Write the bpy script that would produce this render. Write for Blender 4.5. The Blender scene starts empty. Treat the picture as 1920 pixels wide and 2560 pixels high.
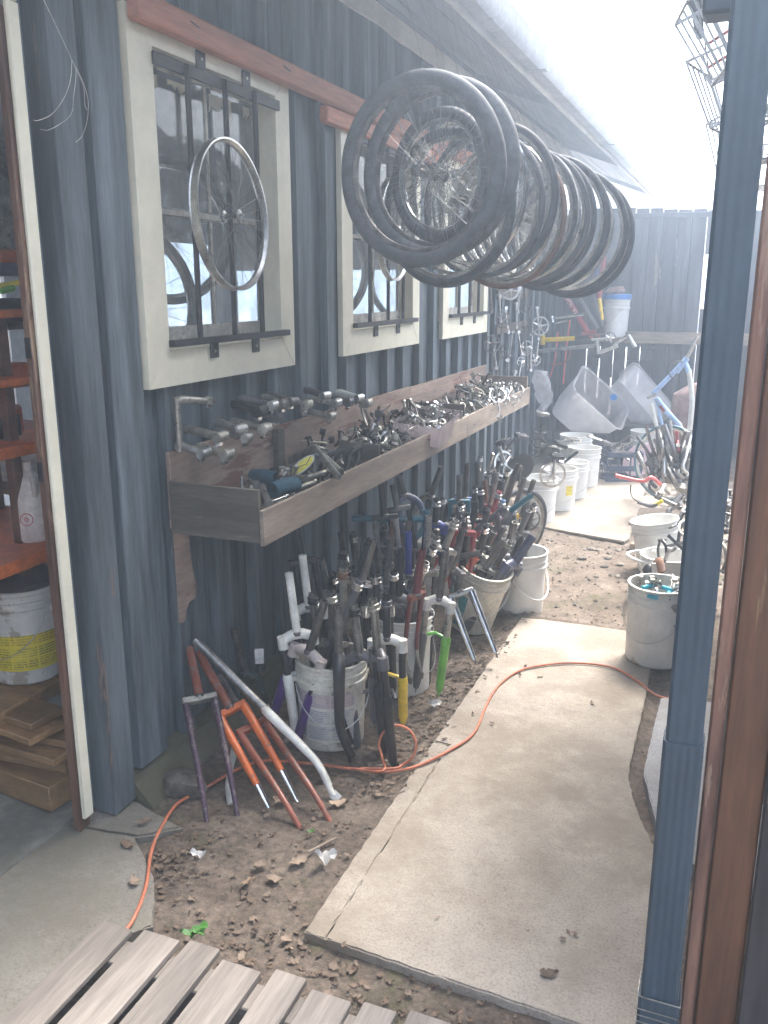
import bpy, math, random
from mathutils import Vector, Matrix, noise
R = math.radians
random.seed(11)
sc = bpy.context.scene
COL = sc.collection

# ---------------------------------------------------------------- camera
PX_F = 2180.0                                   # focal length in photo pixels (photo 1920 x 2560)
PITCH = math.atan(562 / PX_F)
YAW = math.atan(902 / (PX_F / math.cos(PITCH)))
CAM = Vector((1.93, 0.0, 1.8))
cam_d = bpy.data.cameras.new('camera')
cam_d.sensor_fit = 'VERTICAL'; cam_d.sensor_height = 36.0
cam_d.lens = 36.0 * PX_F / 2560.0
cam_d.clip_start = 0.05; cam_d.clip_end = 2000
cam = bpy.data.objects.new('camera', cam_d); COL.objects.link(cam)
cam.location = CAM
cam.rotation_euler = (math.pi / 2 - PITCH, 0, YAW)
sc.camera = cam

# ---------------------------------------------------------------- sky, sun, exposure
SUN_EL, SUN_AZ = R(58), R(14)                   # azimuth from +y towards +x
world = bpy.data.worlds.new('World'); sc.world = world; world.use_nodes = True
wn = world.node_tree.nodes; wl = world.node_tree.links
bg = wn['Background']; bg.inputs['Strength'].default_value = 0.15
sky = wn.new('ShaderNodeTexSky'); sky.sky_type = 'NISHITA'; sky.sun_disc = False
sky.sun_elevation = SUN_EL; sky.sun_rotation = SUN_AZ
sky.air_density = 1.0; sky.dust_density = 6.0; sky.ozone_density = 1.0
oc = wn.new('ShaderNodeHueSaturation'); oc.inputs['Saturation'].default_value = 0.62      # a bright overcast: nearly white
wl.new(sky.outputs[0], oc.inputs['Color']); wl.new(oc.outputs[0], bg.inputs[0])
sun_d = bpy.data.lights.new('sun', 'SUN'); sun_d.energy = 1.5; sun_d.angle = R(16); sun_d.color = (1, 0.96, 0.9)
sun = bpy.data.objects.new('sun', sun_d); COL.objects.link(sun)
sdir = Vector((math.sin(SUN_AZ) * math.cos(SUN_EL), math.cos(SUN_AZ) * math.cos(SUN_EL), math.sin(SUN_EL)))
sun.rotation_euler = sdir.to_track_quat('Z', 'Y').to_euler()
sun.location = (1, 5, 8)
vs = sc.view_settings
vs.view_transform = 'Standard'; vs.look = 'None'; vs.exposure = 2.55; vs.gamma = 1.0
vs.use_curve_mapping = False
sc.cycles.max_bounces = 8; sc.cycles.diffuse_bounces = 5; sc.cycles.glossy_bounces = 4
sc.cycles.transparent_max_bounces = 16; sc.cycles.volume_bounces = 1

# ---------------------------------------------------------------- measuring helpers: a photo pixel meets a plane of the place
_fw = Vector((-math.sin(YAW) * math.cos(PITCH), math.cos(YAW) * math.cos(PITCH), -math.sin(PITCH)))
_rt = Vector((math.cos(YAW), math.sin(YAW), 0)); _up = _rt.cross(_fw)
def _ray(px, py): return _fw * PX_F + _rt * (px - 960) - _up * (py - 1280)
def gx(px, py, x): r = _ray(px, py); return CAM + r * ((x - CAM.x) / r.x)
def gy(px, py, y): r = _ray(px, py); return CAM + r * ((y - CAM.y) / r.y)
def gz(px, py, z=0.0): r = _ray(px, py); return CAM + r * ((z - CAM.z) / r.z)

# ---------------------------------------------------------------- materials
_mats = {}
def nodes_of(m):
    nt = m.node_tree; return nt, nt.nodes, nt.links, nt.nodes['Principled BSDF']
def ramp(n, l, src, stops, out='Color'):
    r = n.new('ShaderNodeValToRGB'); e = r.color_ramp.elements
    e[0].position, e[0].color = stops[0][0], stops[0][1]
    e[1].position, e[1].color = stops[-1][0], stops[-1][1]
    for p, c in stops[1:-1]:
        x = e.new(p); x.color = c
    l.new(src, r.inputs[0]); return r.outputs[0]
def g4(v): return (v, v, v, 1)
def mixc(n, l, fac, a, b, mode='MIX'):
    m = n.new('ShaderNodeMix'); m.data_type = 'RGBA'; m.blend_type = mode
    fi, ai, bi = m.inputs[0], m.inputs[6], m.inputs[7]
    for s, v in ((fi, fac), (ai, a), (bi, b)):
        if hasattr(v, 'is_linked') or hasattr(v, 'node'): l.new(v, s)
        else: s.default_value = v if not isinstance(v, tuple) or len(v) == 4 else (*v, 1)
    return m.outputs[2]
def tex(n, l, scale, vec=(1, 1, 1), detail=4, rough=0.6, kind='noise', coord='Object', off=None, dist=0.0):
    tc = n.new('ShaderNodeTexCoord'); mp = n.new('ShaderNodeMapping')
    mp.inputs['Scale'].default_value = vec
    l.new(tc.outputs[coord], mp.inputs[0])
    if off is not None:                          # shift the pattern for each object
        oi = n.new('ShaderNodeObjectInfo'); mu = n.new('ShaderNodeMath'); mu.operation = 'MULTIPLY'; mu.inputs[1].default_value = off
        l.new(oi.outputs['Random'], mu.inputs[0])
        cx = n.new('ShaderNodeCombineXYZ'); l.new(mu.outputs[0], cx.inputs[0]); l.new(mu.outputs[0], cx.inputs[2])
        l.new(cx.outputs[0], mp.inputs['Location'])
    if kind == 'noise':
        t = n.new('ShaderNodeTexNoise'); t.inputs['Scale'].default_value = scale
        t.inputs['Detail'].default_value = detail; t.inputs['Roughness'].default_value = rough
        t.inputs['Distortion'].default_value = dist
        l.new(mp.outputs[0], t.inputs['Vector']); return t.outputs[0]
    t = n.new('ShaderNodeTexVoronoi'); t.inputs['Scale'].default_value = scale
    l.new(mp.outputs[0], t.inputs['Vector']); return t.outputs['Distance']
def bump(n, l, p, h, strength=0.3, dist=0.01):
    b = n.new('ShaderNodeBump'); b.inputs['Strength'].default_value = strength; b.inputs['Distance'].default_value = dist
    l.new(h, b.inputs['Height']); l.new(b.outputs[0], p.inputs['Normal'])

def mat(name, col, rough=0.5, metal=0.0, var=0.18, scale=14, wear=None, wearcol=(0.2, 0.17, 0.14), vec=(1, 1, 1),
        bumps=0.0, rand=0.12, wscale=None, spec=0.5, bdist=0.004, coat=0, grain=1.0):
    """weathered material: blotchy value variation, optional worn patches, per-object tint"""
    if name in _mats: return _mats[name]
    m = bpy.data.materials.new(name); m.use_nodes = True; _mats[name] = m
    nt, n, l, p = nodes_of(m)
    f = tex(n, l, scale, vec, 5, 0.65, off=7)
    lo = tuple(c * (1 - 2 * var) for c in col) + (1,); hi = tuple(min(1, c * (1 + 1.3 * var)) for c in col) + (1,)
    c = ramp(n, l, f, [(0.36, lo), (0.64, hi)])
    fine = ramp(n, l, tex(n, l, scale * 9, vec, 3, 0.6), [(0.35, g4(0.84)), (0.65, g4(1.1))]); c = mixc(n, l, grain, c, fine, 'MULTIPLY')
    oi = n.new('ShaderNodeObjectInfo')
    hv = n.new('ShaderNodeHueSaturation'); mr = n.new('ShaderNodeMapRange')
    mr.inputs[3].default_value = 1 - rand; mr.inputs[4].default_value = 1 + rand
    l.new(oi.outputs['Random'], mr.inputs[0]); l.new(mr.outputs[0], hv.inputs['Value']); l.new(c, hv.inputs['Color'])
    c = hv.outputs[0]
    if wear is not None:
        w = tex(n, l, wscale or scale * 2.2, vec, 6, 0.7, off=3)
        wm = ramp(n, l, w, [(wear - 0.055, g4(0)), (wear - 0.02, g4(0.9))])
        c = mixc(n, l, wm, c, wearcol)
        if metal > 0.3:
            mm = n.new('ShaderNodeMath'); mm.operation = 'MULTIPLY_ADD'; mm.inputs[1].default_value = -0.6 * metal; mm.inputs[2].default_value = metal
            l.new(wm, mm.inputs[0]); l.new(mm.outputs[0], p.inputs['Metallic'])
    l.new(c, p.inputs['Base Color'])
    rr = n.new('ShaderNodeMapRange'); rr.inputs[3].default_value = max(0.03, rough - 0.12); rr.inputs[4].default_value = min(1, rough + 0.15)
    l.new(f, rr.inputs[0]); l.new(rr.outputs[0], p.inputs['Roughness'])
    if not (wear is not None and metal > 0.3): p.inputs['Metallic'].default_value = metal
    p.inputs['Specular IOR Level'].default_value = spec
    if coat: p.inputs['Coat Weight'].default_value = coat; p.inputs['Coat Roughness'].default_value = 0.15
    if bumps:
        h = tex(n, l, scale * 3, vec, 6, 0.7); bump(n, l, p, h, bumps, bdist)
    return m

def paint(name, col, wear=0.66, rough=0.34):     # bicycle paint: chipped to dull metal here and there
    return mat('paint_' + name, col, rough, 0.0, 0.12, 9, wear, (0.17, 0.14, 0.12), coat=0.25, rand=0.08, wscale=45, grain=0.5)

M = {}
M['wall'] = mat('wall_paint', (0.122, 0.149, 0.166), 0.7, 0, 0.25, 7, 0.69, (0.165, 0.155, 0.145), (2.2, 2.2, 0.16), 0.45, 0.16, 14, bdist=0.004)
M['post'] = mat('post_paint', (0.108, 0.130, 0.145), 0.7, 0, 0.22, 6, 0.665, (0.22, 0.15, 0.115), (2.0, 2.0, 0.2), 0.4, 0.05, 7)
M['cream'] = mat('cream_paint', (0.76, 0.72, 0.57), 0.6, 0, 0.045, 5, 0.76, (0.36, 0.32, 0.26), (1, 1, 1), 0.12, 0.03, 22, grain=0.15)
M['frieze'] = mat('frieze_paint', (0.66, 0.65, 0.60), 0.7, 0, 0.08, 6, 0.7, (0.38, 0.35, 0.31), (1, 0.4, 1), 0.2, 0.03, 10, grain=0.3)
M['jamb'] = mat('jamb_wood', (0.15, 0.075, 0.048), 0.6, 0, 0.25, 6, 0.64, (0.3, 0.2, 0.12), (2, 2, 0.2), 0.3)
M['salmon'] = mat('salmon_timber', (0.52, 0.215, 0.13), 0.7, 0, 0.10, 4, 0.77, (0.42, 0.30, 0.2), (2, 0.2, 2), 0.25)
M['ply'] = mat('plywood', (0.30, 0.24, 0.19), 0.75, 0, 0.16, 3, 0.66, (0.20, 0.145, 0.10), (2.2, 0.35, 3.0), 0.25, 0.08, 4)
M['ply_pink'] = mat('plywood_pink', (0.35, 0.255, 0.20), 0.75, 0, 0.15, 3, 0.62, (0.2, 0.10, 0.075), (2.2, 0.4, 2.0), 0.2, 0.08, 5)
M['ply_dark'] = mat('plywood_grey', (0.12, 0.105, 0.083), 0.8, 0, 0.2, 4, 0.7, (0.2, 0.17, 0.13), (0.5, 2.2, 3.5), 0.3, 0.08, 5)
M['deck'] = mat('pallet_wood', (0.215, 0.185, 0.16), 0.8, 0, 0.16, 4, 0.68, (0.18, 0.15, 0.125), (3.4, 0.25, 3), 0.5, 0.1, 5, bdist=0.003)
M['lumber'] = mat('lumber', (0.33, 0.19, 0.085), 0.6, 0, 0.2, 4, None, (0, 0, 0), (0.6, 2.5, 3), 0.2)
M['brownpost'] = mat('brown_post', (0.14, 0.062, 0.030), 0.55, 0, 0.22, 5, 0.69, (0.25, 0.16, 0.08), (2.2, 2.2, 0.18), 0.3, 0.1, 6)
M['brownedge'] = mat('brown_edge', (0.23, 0.12, 0.08), 0.7, 0, 0.2, 6, 0.62, (0.33, 0.22, 0.16), (2, 2, 0.25), 0.6, 0.05, 8, bdist=0.006)
M['fence'] = mat('fence_boards', (0.085, 0.083, 0.09), 0.8, 0, 0.26, 5, 0.68, (0.26, 0.20, 0.16), (2, 2, 0.25), 0.4, 0.3, 4)
M['railwood'] = mat('rail_wood', (0.36, 0.28, 0.21), 0.75, 0, 0.2, 5, None, (0, 0, 0), (0.4, 2, 3), 0.3)
M['roofwood'] = mat('roof_boards', (0.27, 0.265, 0.275), 0.8, 0, 0.1, 3, None, (0, 0, 0), (2, 0.2, 2), 0.1, 0.06, grain=0.3)
M['gutter'] = mat('gutter_metal', (0.42, 0.42, 0.43), 0.45, 0.0, 0.1, 5, 0.7, (0.25, 0.23, 0.2), (1, 1, 1), 0.1)
M['downspout'] = mat('downspout_paint', (0.048, 0.074, 0.097), 0.42, 0.0, 0.08, 6, 0.78, (0.13, 0.15, 0.16), (1, 1, 0.6), 0.06, 0.02, grain=0.3)
M['dark'] = mat('dark_boards', (0.045, 0.04, 0.04), 0.7, 0, 0.25, 4, None, (0, 0, 0), (2, 2, 0.2), 0.3)
M['roomwall'] = mat('room_wall', (0.30, 0.27, 0.24), 0.85, 0, 0.2, 3)
M['roomfloor'] = mat('room_floor', (0.24, 0.235, 0.20), 0.6, 0, 0.2, 3)
M['iron'] = mat('bar_iron', (0.045, 0.04, 0.042), 0.55, 0.3, 0.2, 20, 0.7, (0.13, 0.09, 0.07), bumps=0.1)
M['steel'] = mat('steel', (0.36, 0.35, 0.335), 0.38, 0.85, 0.22, 12, 0.68, (0.16, 0.12, 0.09), (1, 1, 1), 0, 0.25)
M['steel_dark'] = mat('steel_dark', (0.165, 0.155, 0.145), 0.45, 0.7, 0.25, 12, 0.7, (0.12, 0.08, 0.06), (1, 1, 1), 0, 0.3)
M['alloy'] = mat('alloy', (0.58, 0.575, 0.55), 0.3, 0.9, 0.15, 14, 0.72, (0.28, 0.25, 0.2), (1, 1, 1), 0, 0.15)
M['alloy_dull'] = mat('alloy_dull', (0.36, 0.345, 0.30), 0.42, 0.75, 0.2, 18, 0.64, (0.16, 0.14, 0.11), (1, 1, 1), 0, 0.25)
M['chrome'] = mat('chrome', (0.8, 0.8, 0.8), 0.1, 1.0, 0.08, 14, 0.75, (0.3, 0.25, 0.2), (1, 1, 1), 0, 0.05)
M['rubber'] = mat('rubber', (0.06, 0.063, 0.07), 0.75, 0, 0.2, 30, 0.74, (0.07, 0.066, 0.06), bumps=0.15, rand=0.3)
M['rubber_grey'] = mat('rubber_dusty', (0.12, 0.126, 0.135), 0.8, 0, 0.15, 25, 0.68, (0.10, 0.095, 0.09), bumps=0.15, rand=0.3)
M['blackplastic'] = mat('black_paint', (0.024, 0.024, 0.026), 0.4, 0, 0.25, 14, 0.7, (0.10, 0.09, 0.08), rand=0.3)
M['bucket'] = mat('bucket_plastic', (0.76, 0.755, 0.72), 0.42, 0, 0.05, 6, 0.75, (0.42, 0.37, 0.29), rand=0.05, wscale=7, grain=0.15)
M['bucket_dirty'] = mat('bucket_muddy', (0.70, 0.68, 0.62), 0.5, 0, 0.08, 5, 0.63, (0.36, 0.30, 0.23), rand=0.04, wscale=5, grain=0.3)
M['bucket_old'] = mat('bucket_stained', (0.64, 0.61, 0.52), 0.5, 0, 0.1, 7, 0.66, (0.30, 0.24, 0.16), rand=0.04, wscale=8)
M['spoke'] = mat('spoke_wire', (0.22, 0.22, 0.22), 0.4, 0.7, 0.1, 10)
M['wirewhite'] = mat('white_wire', (0.85, 0.85, 0.84), 0.4, 0, 0.03, 5)
M['wire'] = mat('wire', (0.5, 0.5, 0.5), 0.35, 0.8, 0.1, 10)
M['cord'] = mat('orange_cord', (0.56, 0.17, 0.085), 0.55, 0, 0.15, 12, 0.66, (0.33, 0.17, 0.11), rand=0.0)
M['stone'] = mat('stone', (0.20, 0.175, 0.145), 0.9, 0, 0.25, 16, None, (0, 0, 0), bumps=0.5, rand=0.3)
M['red'] = paint('red', (0.36, 0.035, 0.04)); M['orange'] = paint('orange', (0.75, 0.16, 0.03))
M['rust'] = paint('rust', (0.28, 0.075, 0.04), 0.62, 0.5); M['white'] = paint('white', (0.74, 0.73, 0.66), 0.72)
M['teal'] = paint('teal', (0.03, 0.16, 0.22)); M['blue'] = paint('blue', (0.03, 0.05, 0.26)); M['purple'] = paint('purple', (0.095, 0.035, 0.20))
M['plum'] = paint('plum', (0.065, 0.03, 0.055), 0.6, 0.45); M['green'] = paint('green', (0.16, 0.50, 0.05)); M['yellow'] = paint('yellow', (0.80, 0.55, 0.02))
M['maroon'] = paint('maroon', (0.16, 0.025, 0.03)); M['darkgreen'] = paint('darkgreen', (0.025, 0.055, 0.05)); M['pinkalloy'] = paint('pinkalloy', (0.50, 0.43, 0.40))
M['navy'] = paint('navy', (0.075, 0.085, 0.14), 0.72, 0.42); M['gunmetal'] = paint('gunmetal', (0.11, 0.105, 0.11), 0.7, 0.4)
M['skyblue'] = paint('skyblue', (0.36, 0.52, 0.78)); M['turq'] = paint('turq', (0.03, 0.50, 0.68)); M['coral'] = paint('coral', (0.78, 0.16, 0.14))
M['brown'] = mat('brown_iron', (0.20, 0.10, 0.06), 0.6, 0.1, 0.2, 12); M['tealcloth'] = mat('teal_sleeve', (0.035, 0.10, 0.14), 0.85, 0, 0.2, 10)
M['rackred'] = mat('rack_paint', (0.74, 0.18, 0.04), 0.5, 0, 0.15, 6, 0.7, (0.2, 0.08, 0.05))
M['rackorange'] = mat('orange_steel', (0.62, 0.13, 0.03), 0.5, 0, 0.15, 6, 0.72, (0.25, 0.1, 0.05))
M['jug'] = mat('jug_plastic', (0.72, 0.68, 0.62), 0.35, 0, 0.04, 5); M['pinkplastic'] = mat('pink_disc', (0.70, 0.52, 0.55), 0.5, 0, 0.08, 5)
M['crate'] = mat('crate_plastic', (0.03, 0.05, 0.10), 0.45, 0, 0.15, 8); M['grip'] = mat('grip_foam', (0.07, 0.07, 0.07), 0.8, 0, 0.2, 12)
M['labelyellow'] = mat('label_yellow', (0.85, 0.72, 0.06), 0.4, 0, 0.05, 4); M['labelteal'] = mat('label_teal', (0.03, 0.30, 0.34), 0.45, 0, 0.15, 6, 0.62, (0.55, 0.5, 0.4))
M['bluelid'] = mat('blue_lid', (0.04, 0.22, 0.60), 0.4); M['cardboard'] = mat('brown_cloth', (0.30, 0.20, 0.18), 0.9)
M['print'] = mat('print_ink', (0.02, 0.02, 0.025), 0.5); M['printwhite'] = mat('print_white', (0.8, 0.78, 0.75), 0.5); M['printred'] = mat('print_red', (0.6, 0.05, 0.06), 0.5)
M['leafgreen'] = mat('green_leaf', (0.05, 0.16, 0.025), 0.4); M['drybrown'] = mat('dry_leaf', (0.16, 0.11, 0.075), 0.8, 0, 0.25, 20, rand=0.4)
M['paper'] = mat('paper_scrap', (0.6, 0.58, 0.55), 0.8)

def concrete(name, col, stain, scale=3.0, moss=None):
    m = bpy.data.materials.new(name); m.use_nodes = True
    nt, n, l, p = nodes_of(m)
    f = tex(n, l, scale, (1, 1, 1), 8, 0.68); f2 = tex(n, l, 130, (1, 1, 1), 3, 0.6); f3 = tex(n, l, 1.1, (1, 1, 1), 4, 0.6)
    c = ramp(n, l, f, [(0.28, (*stain, 1)), (0.52, (*col, 1)), (0.75, (*[min(1, v * 1.18) for v in col], 1))])
    big = ramp(n, l, f3, [(0.35, g4(0.72)), (0.65, g4(1.06))]); c = mixc(n, l, 1.0, c, big, 'MULTIPLY')
    sp = ramp(n, l, f2, [(0.36, g4(0.5)), (0.47, g4(0.98)), (0.62, g4(1.15))]); c = mixc(n, l, 0.5, c, sp, 'MULTIPLY')
    pit = ramp(n, l, tex(n, l, 30, (1, 1, 1), 5, 0.8), [(0.34, g4(0.45)), (0.42, g4(1.0))]); c = mixc(n, l, 0.45, c, pit, 'MULTIPLY')
    soil = ramp(n, l, tex(n, l, 1.7, (1, 1, 1), 9, 0.75), [(0.46, g4(0)), (0.60, g4(0.9))]); c = mixc(n, l, soil, c, tuple(v * 0.62 for v in (col[0], col[1] * 0.95, col[2] * 0.88)) + (1,))
    if moss:
        mm = ramp(n, l, tex(n, l, 2.0, (1, 1, 1), 6, 0.7), [(0.42, g4(0)), (0.62, g4(0.75))]); c = mixc(n, l, mm, c, moss)
    l.new(c, p.inputs['Base Color']); p.inputs['Roughness'].default_value = 0.9
    h = tex(n, l, 45, (1, 1, 1), 8, 0.75); bump(n, l, p, h, 0.6, 0.008)
    return m
M['slab'] = concrete('slab_concrete', (0.385, 0.335, 0.277), (0.255, 0.208, 0.16))
M['slab_blue'] = concrete('slab_pale', (0.40, 0.40, 0.40), (0.34, 0.32, 0.31))
M['slab_pale2'] = concrete('added_pavement_pale', (0.62, 0.61, 0.60), (0.5, 0.49, 0.47))
M['apron'] = concrete('apron_concrete', (0.27, 0.25, 0.215), (0.17, 0.155, 0.125), 3.0, (0.17, 0.16, 0.12))
M['footing'] = concrete('footing_concrete', (0.17, 0.155, 0.11), (0.09, 0.08, 0.055), 4.0, (0.10, 0.10, 0.05))
M['sheet'] = mat('ground_ply', (0.27, 0.23, 0.185), 0.8, 0, 0.14, 2.5, 0.64, (0.22, 0.17, 0.125), (1, 1, 1), 0.25, 0.03, 3)

def dirt():
    m = bpy.data.materials.new('dirt'); m.use_nodes = True
    nt, n, l, p = nodes_of(m)
    f = tex(n, l, 5, (1, 1, 1), 10, 0.72); f2 = tex(n, l, 38, (1, 1, 1), 6, 0.7)
    c = ramp(n, l, f, [(0.32, (0.075, 0.056, 0.042, 1)), (0.5, (0.145, 0.112, 0.085, 1)), (0.68, (0.23, 0.185, 0.145, 1))])
    sp = ramp(n, l, f2, [(0.35, g4(0.55)), (0.5, g4(1)), (0.68, g4(1.45))]); c = mixc(n, l, 1.0, c, sp, 'MULTIPLY')
    ms = ramp(n, l, tex(n, l, 2.6, (1, 1, 1), 7, 0.72), [(0.56, g4(0)), (0.70, g4(0.7))]); c = mixc(n, l, ms, c, (0.075, 0.085, 0.025, 1))
    l.new(c, p.inputs['Base Color']); p.inputs['Roughness'].default_value = 0.95
    h = tex(n, l, 30, (1, 1, 1), 10, 0.8); bump(n, l, p, h, 0.7, 0.02)
    return m
M['dirt'] = dirt()

def glass(name, tint=(0.85, 0.9, 0.92), dust_sheen=0.12):
    m = bpy.data.materials.new(name); m.use_nodes = True
    nt, n, l, p = nodes_of(m); out = n['Material Output']; n.remove(p)
    tr = n.new('ShaderNodeBsdfTransparent'); tr.inputs[0].default_value = (*tint, 1)
    gl = n.new('ShaderNodeBsdfGlossy'); gl.inputs['Roughness'].default_value = 0.02
    df = n.new('ShaderNodeBsdfDiffuse'); df.inputs[0].default_value = (0.45, 0.43, 0.4, 1)
    fr = n.new('ShaderNodeFresnel'); fr.inputs[0].default_value = 1.55
    bw = tex(n, l, 2.2, (1, 1, 1), 3, 0.5); bm = n.new('ShaderNodeBump'); bm.inputs['Strength'].default_value = 0.05; bm.inputs['Distance'].default_value = 0.02
    l.new(bw, bm.inputs['Height']); l.new(bm.outputs[0], gl.inputs['Normal'])
    ge = n.new('ShaderNodeNewGeometry'); mf = n.new('ShaderNodeMix'); l.new(ge.outputs['Backfacing'], mf.inputs[0]); l.new(fr.outputs[0], mf.inputs[2]); mf.inputs[3].default_value = 0.04   # inner face of the pane
    m1 = n.new('ShaderNodeMixShader'); l.new(mf.outputs[0], m1.inputs[0]); l.new(tr.outputs[0], m1.inputs[1]); l.new(gl.outputs[0], m1.inputs[2])
    d = ramp(n, l, tex(n, l, 6, (1, 1, 1), 5, 0.7), [(0.35, g4(dust_sheen * 0.3)), (0.75, g4(dust_sheen * 2))])  # uneven dust film, raised to stand in for sky reflected in the panes
    m2 = n.new('ShaderNodeMixShader'); l.new(d, m2.inputs[0]); l.new(m1.outputs[0], m2.inputs[1]); l.new(df.outputs[0], m2.inputs[2])
    l.new(m2.outputs[0], out.inputs[0]); return m
M['glass'] = glass('window_glass', (0.8, 0.84, 0.86), dust_sheen=0.22)

def translucent(name, col, rough=0.4, alpha=0.55):
    m = bpy.data.materials.new(name); m.use_nodes = True
    nt, n, l, p = nodes_of(m); out = n['Material Output']
    p.inputs['Base Color'].default_value = (*col, 1); p.inputs['Roughness'].default_value = rough
    tl = n.new('ShaderNodeBsdfTranslucent'); tl.inputs[0].default_value = (*col, 1)
    tr = n.new('ShaderNodeBsdfTransparent'); tr.inputs[0].default_value = (0.95, 0.95, 0.97, 1)
    m1 = n.new('ShaderNodeMixShader'); m1.inputs[0].default_value = 0.45; l.new(p.outputs[0], m1.inputs[1]); l.new(tl.outputs[0], m1.inputs[2])
    m2 = n.new('ShaderNodeMixShader')
    a = ramp(n, l, tex(n, l, 4, (1, 1, 1), 4, 0.6), [(0.3, g4(alpha - 0.12)), (0.7, g4(alpha + 0.15))])
    l.new(a, m2.inputs[0]); l.new(tr.outputs[0], m2.inputs[1]); l.new(m1.outputs[0], m2.inputs[2])
    l.new(m2.outputs[0], out.inputs[0]); return m
M['tub'] = translucent('tub_plastic', (0.80, 0.79, 0.80), 0.35, 0.66)
M['pinkbin'] = translucent('pink_bin_plastic', (0.62, 0.54, 0.55), 0.3, 0.36)
M['bag'] = translucent('bag_film', (0.85, 0.85, 0.87), 0.2, 0.35)

def label_print(name='bucket_label_print', paper=(0.66, 0.63, 0.55, 1), bandc=(0.55, 0.36, 0.34, 1), inkc=(0.13, 0.16, 0.30, 1), rows=26, words=90):
    """flat print on a bucket: columns of small blue text under a faded pink band (object z up, angle round)"""
    m = bpy.data.materials.new(name); m.use_nodes = True
    nt, n, l, p = nodes_of(m)
    uv = n.new('ShaderNodeTexCoord'); sx = n.new('ShaderNodeSeparateXYZ'); l.new(uv.outputs['UV'], sx.inputs[0])
    def mth(op, a, b=None):
        k = n.new('ShaderNodeMath'); k.operation = op
        for i, v in enumerate((a, b)):
            if v is None: continue
            if isinstance(v, (int, float)): k.inputs[i].default_value = v
            else: l.new(v, k.inputs[i])
        return k.outputs[0]
    U_, V_ = sx.outputs[0], sx.outputs[1]
    line = mth('GREATER_THAN', mth('FRACT', mth('MULTIPLY', V_, rows)), 0.42)
    cols = mth('MULTIPLY', mth('GREATER_THAN', mth('FRACT', mth('MULTIPLY', U_, 3)), 0.07), mth('GREATER_THAN', mth('FRACT', mth('MULTIPLY', V_, 3.0)), 0.16))
    cx = n.new('ShaderNodeCombineXYZ'); l.new(mth('MULTIPLY', U_, words), cx.inputs[0]); l.new(mth('FLOOR', mth('MULTIPLY', V_, rows)), cx.inputs[1])
    w = n.new('ShaderNodeTexNoise'); w.inputs['Scale'].default_value = 1.0; w.inputs['Detail'].default_value = 1; l.new(cx.outputs[0], w.inputs['Vector'])
    word = mth('GREATER_THAN', w.outputs[0], 0.42)
    ink = mth('MULTIPLY', mth('MULTIPLY', line, cols), word)
    worn = ramp(n, l, tex(n, l, 14, (1, 1, 1), 6, 0.75), [(0.38, g4(0.15)), (0.55, g4(0.85))])
    ink = mth('MULTIPLY', ink, worn)
    band = mth('MULTIPLY', mth('GREATER_THAN', V_, 0.72), 0.55)
    c = mixc(n, l, band, paper, bandc)
    c = mixc(n, l, ink, c, inkc)
    l.new(c, p.inputs['Base Color']); p.inputs['Roughness'].default_value = 0.5
    return m
M['labelprint'] = label_print()
M['labelyprint'] = label_print('yellow_label_print', (0.80, 0.66, 0.05, 1), (0.80, 0.60, 0.04, 1), (0.25, 0.2, 0.03, 1), 14, 40)
M['sash'] = mat('sash_paint', (0.50, 0.48, 0.42), 0.7, 0, 0.15, 9, 0.6, (0.28, 0.25, 0.21), (1, 1, 1), 0.3, 0.05, 14)
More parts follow.
